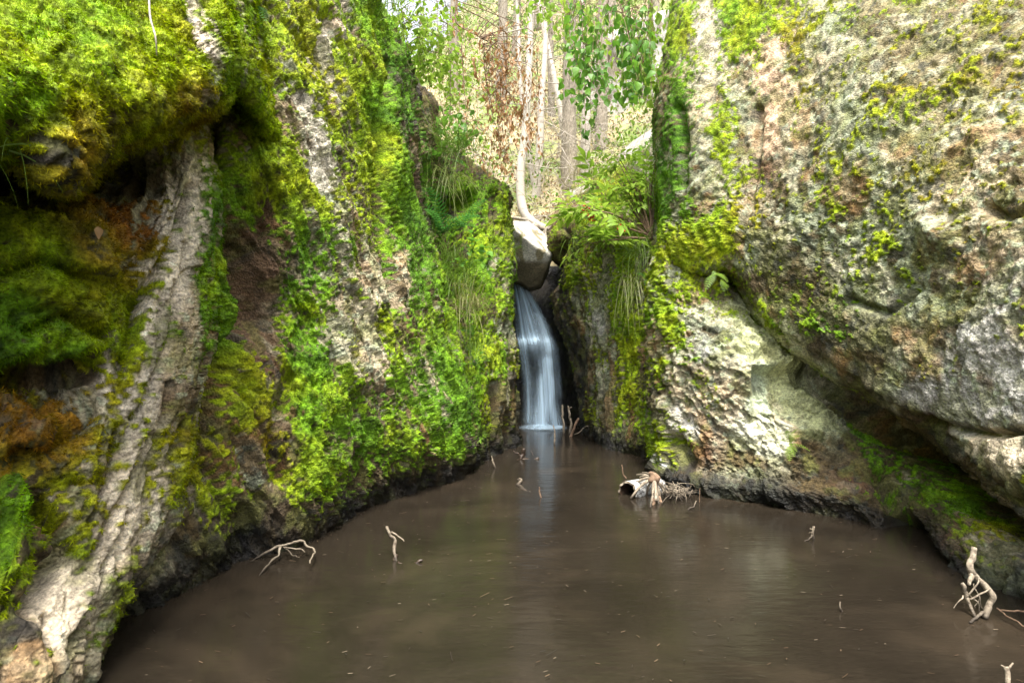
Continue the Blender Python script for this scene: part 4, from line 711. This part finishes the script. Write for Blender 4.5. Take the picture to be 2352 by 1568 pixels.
def fern(x, y, Y, n, label, fr=FR, sc=1.0, group=None, bias=(0, -.6, .3), sp=.8):
    r = empty('fern', V(x, y, Y)); tag(r, label, 'fern', group)
    for k in range(n):
        put(fr[k % len(fr)], 'frond', r, r.location+rv(.01), Vector((bias[0]+rng.normal(0, sp), bias[1]+rng.normal(0, sp*.5), bias[2]+rng.normal(0, sp*.6))), sc=sc*rng.uniform(.75, 1.25), roll=rng.uniform(-.4, .4))
    return r
gf = 'ferns rooted on the rock'
fern(1015, 535, 6.35, 8, 'dark green fern on the left ledge under the drooping grass', sc=1.7, group=gf, bias=(.25, -.5, .5))
fern(1065, 520, 6.45, 7, 'broad fern clump right of the dark fern on the ledge', sc=1.45, group=gf, bias=(.4, -.5, .25))
fern(570, 5, 3.7, 7, 'pale fern hanging over the left cliff at the top edge', sc=.75, group=gf, bias=(0, -.6, -.5))
fern(615, -8, 3.8, 6, 'fern with reddish roots beside the pale fern at the top edge', sc=.65, group=gf, bias=(.2, -.6, -.3))
fern(1640, 628, 4.95, 6, 'small lime fern hanging from the mossy bulge on the right', FRL, .85, gf, (0, -.5, -.6), .5)
fern(1655, 650, 4.95, 5, 'tiny lime fern just below the small hanging fern', FRL, .6, gf, (0, -.5, -.8), .4)
fern(1812, 1020, 4.5, 9, 'feathery lime fern on the pale patch of the right wall', FRL, .75, gf, (0, -.6, 0), .8)
fern(1085, 770, 6.0, 5, 'small fern low on the left ledge by the long grass', FR, .5, gf)
fern(1490, 640, 6.15, 6, 'small herb fern beside the hanging grass on the right', FR, .5, gf)
def herb(x, y, Y, n, label, sc=1.0):
    r = empty('herb', V(x, y, Y)); tag(r, label, 'plant', 'leafy herbs on the ledge'); s_ = MB()
    for k in range(n):
        d = Vector((rng.normal(.1, .8), rng.normal(-.5, .4), rng.normal(.4, .5))); d.normalize(); L = rng.uniform(.06, .2)*sc; s_.tube([(0, 0, 0), d*L*.5+Vector((0, 0, .02)), d*L], [.003, .002], seg=4, n=5)
        put(LEAF_G[k % 3], 'leaf', r, r.location+d*L, d+Vector((0, 0, -.4)), sc=rng.uniform(.9, 1.6)*sc, roll=rng.uniform(-.5, .5))
    s_.obj('stem', M_FERN, r)
herb(1085, 580, 6.3, 14, 'broad leaved herb beneath the fern clump on the ledge', 1.2)
herb(1105, 600, 6.35, 10, 'light leaved herb next to the cliff edge by the fall', 1.0)
herb(1060, 610, 6.2, 9, 'low herb above the long ledge grass', .8)
herb(1090, 840, 5.9, 9, 'trailing herb at the bottom of the ledge greenery', .8)
herb(1010, 370, 6.7, 12, 'green herb at the head of the drooping grass', 1.2)
def grass(x, y, Y, n, L, label, m=None, bias=(0, -.4, .5), sp=.45, grav=1.0, spread_=.08):
    m = m or M_GRASS; vs = []; fs = []; k = 0
    for i in range(n):
        p = rng.normal(0, spread_, 3)*np.array([1, .4, .5]); v = np.array(bias)+rng.normal(0, sp, 3); v /= np.linalg.norm(v); l = L*rng.uniform(.5, 1.2); w = rng.uniform(.0025, .005); sd = np.cross(v, [0, 1, .2]); sd = sd/(np.linalg.norm(sd)+1e-6)*w
        for q in range(6):
            ww = 1-q/5.3; vs += [p-sd*ww, p+sd*ww]; p = p+v*l/5; v = v+np.array([0, 0, -.32*grav]); v /= np.linalg.norm(v)
        fs += [[k+2*q, k+2*q+1, k+2*q+3, k+2*q+2] for q in range(5)]; k += 12
    o = link('grass_tuft', npmesh('grass_tuft', vs, fs, m, True)); o.location = V(x, y, Y); return tag(o, label, 'grass', 'grass tufts on the rock ledges')
grass(1030, 350, 6.55, 170, .85, 'long drooping grass tuft at the head of the left ledge', bias=(.1, -.7, .3), spread_=.16)
grass(1015, 400, 6.5, 60, .7, 'dry straw tuft hanging under the drooping grass', M_DRYGRASS, bias=(.2, -.5, -.2), spread_=.12)
grass(1050, 640, 6.2, 150, .6, 'bright grass tuft in the middle of the left ledge', bias=(.1, -.7, .3), spread_=.14)
grass(1075, 700, 6.05, 110, .5, 'mixed green and straw grass tuft low on the left ledge', M_DRYGRASS, bias=(.1, -.6, .2), spread_=.12)
grass(1030, 590, 6.2, 70, .35, 'short grass tuft under the ferns', bias=(.1, -.6, .5), spread_=.08)
grass(1140, 570, 6.9, 70, .35, 'fine grass tuft at the ledge edge beside the wedged boulder', bias=(.2, -.6, .4), spread_=.12)
grass(1095, 790, 5.95, 60, .35, 'small grass tuft near the trailing herb', bias=(0, -.6, .4), spread_=.07)
grass(1475, 575, 6.5, 80, .75, 'long grass tuft hanging beneath the berry shrub', bias=(-.3, -.5, .1), spread_=.1, grav=1.2)
grass(1450, 640, 6.5, 40, .7, 'straw coloured tuft trailing down the right shoulder', M_DRYGRASS, bias=(-.2, -.4, -.4), spread_=.1)
grass(1330, 545, 6.9, 60, .3, 'short lime tuft on the crest right of the cleft', bias=(-.1, -.6, -.1), spread_=.1)
grass(1400, 440, 8.8, 260, .55, 'pale sunny grass patch behind the berry shrub', M_DRYGRASS, bias=(-.1, -.3, .8), spread_=.4)
grass(890, 15, 5.4, 90, .35, 'grass fringe on the top corner of the left cliff', bias=(.1, -.5, .5), spread_=.14)
grass(10, 330, 1.75, 14, .22, 'few thin grass blades at the left picture edge', bias=(.1, -.5, .1), spread_=.04)

# ------------------------------------------------------------ driftwood in the pool
def wood(name, base, limbs, m, label, cat='driftwood', group=None, parts=True, seg=8):
    o = empty(name, base); tag(o, label, cat, group)
    for i, (pts, r) in enumerate(limbs):
        MB().tube([np.array(p)-np.array(base) for p in pts], [q*.68 for q in r], seg=seg, n=7*len(pts), wob=.18, seed=i*3.1, jit=.035).obj('stem' if i == 0 else 'twig', m, o)
    return o
def at(px, py, z): # a point at height z standing over the same spot as ...
    return WLp(px, py, z)
gd = 'driftwood in the pool'
Yb = WLp(640, 1290).y
def D(x, y, dY=0.0, Yb=3.4): return V(x, y, Yb+dY)
wood('bare_branch', WLp(550, 1308), [([D(548, 1312, -.12), D(590, 1280), D(640, 1255, .02), D(690, 1240, .04), D(705, 1250, .04), D(720, 1268, -.05), D(712, 1292, -.2)], [.006, .011, .012, .008, .005]),
     ([D(645, 1254), D(635, 1275, -.05), D(605, 1310, -.2), D(596, 1322, -.25)], [.010, .008, .004]), ([D(650, 1255), D(672, 1272), D(688, 1278, -.05)], [.006, .003]), ([D(655, 1256), D(690, 1262), D(700, 1266)], [.006, .003])],
     M_DRIFT, 'bare forked bleached branch lying in the pool near the left bank', group=gd)
E = lambda x, y, dY=0: V(x, y, 3.45+dY)
wood('upright_stick', E(908, 1290, -.05), [([E(910, 1292, -.08), E(905, 1255), E(900, 1225), E(889, 1208)], [.012, .014, .013, .012]), ([E(898, 1222), E(912, 1228), E(928, 1243)], [.007, .004])], M_DRIFT, 'pale forked stick standing in the middle of the pool', group=gd)
wood('dark_stick', E(905, 1285, -.05), [([E(903, 1302, -.12), E(907, 1285, -.05), E(912, 1272)], [.012, .02, .01]), ([E(915, 1290, -.1), E(935, 1300, -.12), E(948, 1296, -.1), E(960, 1290, -.1), E(970, 1287, -.1)], [.008, .010, .010, .012, .010])], M_WETWOOD,
     'wet black curled stick at the foot of the pale forked stick', group=gd)
F8 = lambda x, y, dY=0: V(x, y, 8.0+dY)
wood('upright_stick', F8(1294, 1000), [([F8(1295, 1003), F8(1293, 970), F8(1291, 930)], [.020, .022, .018])], M_DRIFT, 'tall straight pale stick before the fall, left one of the tall pair', group=gd)
wood('upright_stick', F8(1308, 1000), [([F8(1308, 1003), F8(1311, 970), F8(1306, 940), F8(1304, 932)], [.024, .022, .016]), ([F8(1306, 938), F8(1313, 934)], [.010, .006])], M_DRIFT, 'tall crooked pale stick before the fall, right one of the tall pair', group=gd)
F7 = lambda x, y, dY=0: V(x, y, 7.8+dY)
wood('leaning_stick', F7(1310, 1003), [([F7(1309, 1006), F7(1318, 985), F7(1329, 960)], [.028, .024, .02])], M_TWIG, 'thick brown stick leaning against the right rock by the fall', group=gd)
wood('leaning_stick', F7(1322, 995), [([F7(1318, 998), F7(1335, 988), F7(1348, 979), F7(1354, 983)], [.008, .007, .005])], M_DRIFT, 'thin twig slanting to the right rock by the fall', group=gd)
F6 = lambda x, y, dY=0: V(x, y, 7.2+dY)
wood('upright_stick', F6(1273, 1020), [([F6(1274, 1024), F6(1273, 1000), F6(1271, 976)], [.018, .015, .012])], M_DRIFT, 'short pale stick left of the tall pair before the fall', group=gd)
F5 = lambda x, y, dY=0: V(x, y, 6.3+dY)
wood('stub_branch', F5(1200, 1055), [([F5(1196, 1056), F5(1200, 1046), F5(1202, 1031)], [.030, .030, .026]), ([F5(1185, 1060, -.05), F5(1205, 1057), F5(1225, 1059), F5(1237, 1052)], [.02, .03, .025, .02]), ([F5(1197, 1045), F5(1178, 1036)], [.012, .006]), ([F5(1225, 1045), F5(1220, 1033)], [.006, .003])], M_WETWOOD,
     'dark half sunk branch with an upright stub below the left ledge', group=gd)
wood('leaning_stick', WLp(1140, 1078), [([V(1140, 1080, 5.85), V(1133, 1062, 5.85), V(1129, 1047, 5.85)], [.014, .014, .008])], M_DRIFT, 'short pale stick leaning by the left bank below the ledge', group=gd)
wood('floating_stick', WLp(1205, 1125), [([V(1188, 1112, 5.15), V(1205, 1124, 5.0), V(1222, 1133, 4.9)], [.022, .024, .010]), ([V(1190, 1112, 5.15), V(1196, 1103, 5.2), V(1192, 1098, 5.2)], [.02, .018, .006]), ([V(1196, 1106, 5.2), V(1188, 1100, 5.2)], [.006, .003])], M_DRIFT, 'stubby pale stick with splintered end floating below the fall', group=gd)
wood('upright_twig', WLp(1241, 1140), [([V(1243, 1143, 4.75), V(1239, 1128, 4.75), V(1238, 1118, 4.75)], [.009, .008, .006])], M_TWIG, 'tiny brown twig poking up beside the stubby floating stick', group=gd)
wood('upright_twig', WLp(1435, 1095), [([V(1437, 1098, 5.4), V(1432, 1084, 5.4), V(1428, 1067, 5.4)], [.008, .008, .006])], M_TWIG, 'thin dark twig standing behind the hollow birch log', group=gd)
wood('forked_twig', WLp(1855, 1240), [([V(1868, 1243, 3.75), V(1866, 1226, 3.75), V(1869, 1208, 3.75)], [.006, .009, .010]), ([V(1866, 1228, 3.75), V(1858, 1236, 3.72), V(1848, 1243, 3.7)], [.007, .005]), ([V(1868, 1212, 3.75), V(1861, 1212, 3.75)], [.004, .003]), ([V(1864, 1226, 3.75), V(1858, 1224, 3.75)], [.004, .003])], M_DRIFT,
     'small forked twig standing in open water near the right wall', group=gd)
wood('upright_twig', WLp(1935, 1400), [([V(1935, 1402, 2.75), V(1931, 1393, 2.75), V(1930, 1382, 2.75)], [.005, .005, .004])], M_DRIFT, 'single short twig in the open water at the right', group=gd)
B2 = lambda x, y, dY=0: V(x, y, 2.72+dY)
wood('driftwood_limb', WLp(2265, 1415), [([B2(2262, 1420, -.06), B2(2272, 1385), B2(2278, 1368), B2(2240, 1325, .03), B2(2232, 1300, .03), B2(2238, 1256, .05)], [.018, .021, .019, .018, .020, .019, .016]), ([B2(2236, 1320, .03), B2(2227, 1330, 0), B2(2225, 1340, -.02)], [.018, .012, .010])], M_DRIFT,
     'large bleached crooked limb leaning on the right bank', group=gd)
wood('twiggy_branch', WLp(2225, 1415), [([B2(2240, 1418, -.05), B2(2222, 1375), B2(2210, 1355), B2(2209, 1338)], [.008, .010, .011, .012]), ([B2(2212, 1366), B2(2190, 1395, -.02)], [.005, .003]), ([B2(2220, 1370), B2(2240, 1340), B2(2248, 1325)], [.005, .004]), ([B2(2215, 1360), B2(2245, 1390), B2(2250, 1410)], [.004, .003]),
     ([B2(2225, 1375), B2(2262, 1352), B2(2270, 1358)], [.006, .004]), ([B2(2236, 1340), B2(2258, 1395), B2(2270, 1410)], [.004, .003]), ([B2(2228, 1428, -.1), B2(2250, 1412, -.05), B2(2270, 1400)], [.008, .010, .008]), ([B2(2240, 1395), B2(2252, 1375)], [.003, .002])], M_DRIFT,
     'tangled twiggy branch left of the large bleached limb', group=gd)
wood('fallen_twig', WLp(2330, 1400), [([V(2300, 1404, 2.7), V(2345, 1405, 2.65), V(2400, 1400, 2.6)], [.006, .006, .005]), ([V(2290, 1396, 2.7), V(2330, 1425, 2.6), V(2380, 1450, 2.5)], [.005, .004])], M_TWIG, 'thin twigs reaching into the water by the right bank', group=gd)
wood('driftwood_post', WLp(2320, 1600), [([V(2317, 1610, 2.08), V(2316, 1570, 2.08), V(2310, 1530, 2.1)], [.012, .012, .011]), ([V(2311, 1535, 2.1), V(2300, 1527, 2.1)], [.007, .004]), ([V(2313, 1532, 2.1), V(2326, 1522, 2.1)], [.007, .004])], M_DRIFT, 'small pale forked post standing in the water at the lower right corner', group=gd)
# hollow birch log
lb = WLp(1470, 1140); log = empty('birch_log', lb); tag(log, 'hollow white birch log half sunk before the right wall', 'log')
p0, p1 = np.array(V(1441, 1130, 4.78)), np.array(V(1512, 1119, 5.12)); ax = p1-p0; Ln = np.linalg.norm(ax); ax /= Ln; sd = np.cross(ax, [0, 0, 1]); sd /= np.linalg.norm(sd); u2 = np.cross(sd, ax)
def shell(ro, n=26, wv=0.0):
    th = np.linspace(-.25*math.pi, 1.25*math.pi, n); out = []
    for k_ in range(9):
        t = k_/8; r = ro*(1+.05*math.sin(5*t))
        out.append([p0+ax*(Ln*t+wv*math.sin(9*a_)*(1 if k_ in (0, 8) else 0))+r*(math.cos(a_)*sd*.95+math.sin(a_)*u2*.95)-np.array(lb) for a_ in th])
    return np.array(out)
def shellobj(nm, ro, m, flip=False):
    g_ = shell(ro, wv=.012); idx = np.arange(g_.shape[0]*g_.shape[1]).reshape(g_.shape[:2]); f = np.stack([idx[:-1, :-1], idx[:-1, 1:], idx[1:, 1:], idx[1:, :-1]], -1).reshape(-1, 4)
    return link(nm, npmesh(nm, g_.reshape(-1, 3), f, m), log)
M_LOGBARK = bark_mat('white_birch_bark', (.04, .032, .028), (.5, .5, .48), (4, 14, 14), (.42, .5))
shellobj('bark', .095, M_LOGBARK); shellobj('heartwood', .078, M_WETWOOD)
g1, g2 = shell(.095, wv=.012), shell(.078, wv=.012)
for nm, k_ in (('rim', 0), ('rim', 8)):
    v = np.vstack([g1[k_], g2[k_]]); n_ = g1.shape[1]; link(nm, npmesh(nm, v, [[i, i+1, n_+i+1, n_+i] for i in range(n_-1)], M_DRIFT), log)
# upturned branch whorl
wb = V(1505, 1165, 4.75); hub = (1500, 1096); whl = empty('branch_whorl', wb); tag(whl, 'upturned whorl of stripped branches resting on the hollow birch log', 'driftwood', gd)
W_ = lambda x, y, dY=0: np.array(V(x, y, 4.75+dY))-np.array(wb)
hb = MB(); hb.tube([W_(1498, 1086, .1), W_(1500, 1092), W_(1503, 1100, -.02), W_(1503, 1108, -.02)], [.012, .034, .036, .026], seg=14, n=16, wob=.5, jit=.02); hb.obj('knot', M_TWIG, whl)
for x, y, dY, r in [(1448, 1145, -.05, .017), (1457, 1112, .1, .016), (1462, 1090, .25, .010), (1470, 1096, .1, .013), (1492, 1172, -.3, .013), (1507, 1150, -.22, .022), (1514, 1162, -.2, .017), (1521, 1160, -.05, .017), (1527, 1152, .05, .014), (1534, 1148, .1, .012), (1500, 1166, -.1, .013), (1483, 1150, .05, .012), (1541, 1140, .15, .009), (1475, 1085, .3, .009)]:
    m_ = W_((1500+x)/2+rng.normal(0, 2), (1096+y)/2-4, dY*.4); MB().tube([W_(1501, 1096), m_, W_(x, y, dY)], [r*.85, r*.72, r*.6], seg=8, n=14, wob=.15, seed=x).obj('prong', M_DRIFT, whl)
MB().tube([W_(1504, 1145, -.2), W_(1499, 1162, -.22), W_(1486, 1184, -.35)], [.018, .013, .012], seg=8, n=10, wob=.15).obj('prong', M_TWIG, whl)
MB().tube([W_(1512, 1140, -.1), W_(1520, 1160, -.15), W_(1523, 1176, -.25)], [.016, .016, .012], seg=8, n=10, wob=.15).obj('prong', M_TWIG, whl)
bt = WLp(1560, 1158); brush = MB()
for k in range(80):
    p = np.array(V(rng.uniform(1515, 1575), rng.uniform(1105, 1160), 4.75+rng.normal(0, .08))); q = np.array(V(rng.uniform(1535, 1612), rng.uniform(1112, 1172), 4.75+rng.normal(0, .12))); mm = (p+q)/2+rng.normal(0, .035, 3)
    brush.tube([p-np.array(bt), mm-np.array(bt), q-np.array(bt)], [.0038, .0018], seg=4, n=7)
o = brush.obj('brush_pile', M_DRIFT); o.location = bt; tag(o, 'heap of fine bare twigs caught beside the branch whorl', 'twigs', gd)
wood('fallen_twig', WLp(1565, 1175), [([V(1553, 1176, 4.4), V(1580, 1170, 4.4), V(1594, 1160, 4.45), V(1600, 1150, 4.5)], [.010, .011, .007, .004])], M_DRIFT, 'pale curved twig floating in front of the heap of fine twigs', group=gd)
wood('upright_twig', WLp(1605, 1160), [([V(1604, 1165, 4.6), V(1607, 1145, 4.6), V(1608, 1120, 4.6)], [.004, .004, .003])], M_TWIG, 'hair thin twig right of the heap of fine twigs', group=gd)

# ------------------------------------------------------------ small loose pieces
b_ = MB(); k = 1500; vs = []; cs = []
x_ = rng.uniform(-3, 3.2, k); y_ = 1.7+rng.random(k)**1.2*6.3; L = rng.uniform(.003, .013, k)*np.where(rng.random(k) < .08, 3, 1); a_ = rng.normal(.15, .7, k); w = rng.uniform(.0007, .0018, k)
dx, dy = np.cos(a_)*L, np.sin(a_)*L; nx, ny = -np.sin(a_)*w, np.cos(a_)*w; z = np.full(k, .0065)
q = np.stack([np.stack([x_-dx-nx, y_-dy-ny, z], -1), np.stack([x_+dx-nx, y_+dy-ny, z], -1), np.stack([x_+dx+nx, y_+dy+ny, z], -1), np.stack([x_-dx+nx, y_-dy+ny, z], -1)], 1).reshape(-1, 3)
pal = np.array([(.02, .014, .008), (.03, .02, .012), (.12, .08, .045), (.2, .16, .11), (.07, .04, .02), (.01, .008, .006)]); cc = np.repeat(pal[rng.integers(0, 6, k)], 4, 0)
tag(link('floating_debris', npmesh('floating_debris', q, np.arange(4*k).reshape(-1, 4), plain_attr('floating_bits', .6), False, cc)), 'needles and bark bits floating over the pool', 'debris', kind='stuff')
lo = leafmesh('dead_leaf', .055, .03, M_DEAD, droop=.1, curl=.5, fold=.5)
def single(me, name, loc, dr, label, cat, sc=1, roll=0):
    o = link(name, me); o.location = loc; o.rotation_mode = 'QUATERNION'; o.rotation_quaternion = Vector(dr).normalized().to_track_quat('Y', 'Z'); o.scale = (sc,)*3; return tag(o, label, cat)
single(lo, 'dead_leaf', V(225, 520, 2.2), (.3, -.3, -1), 'single tan dead leaf stuck on orange moss at left', 'leaf')
o = MB().tube([np.array(V(342, -10, 2.1)), np.array(V(345, 40, 2.05)), np.array(V(357, 85, 2.0)), np.array(V(360, 128, 2.02))], [.0035, .0035, .002], seg=6, n=14).obj('hanging_twig', M_PALEWOOD); tag(o, 'thin white twig lying over the lime moss at the top left', 'twig')
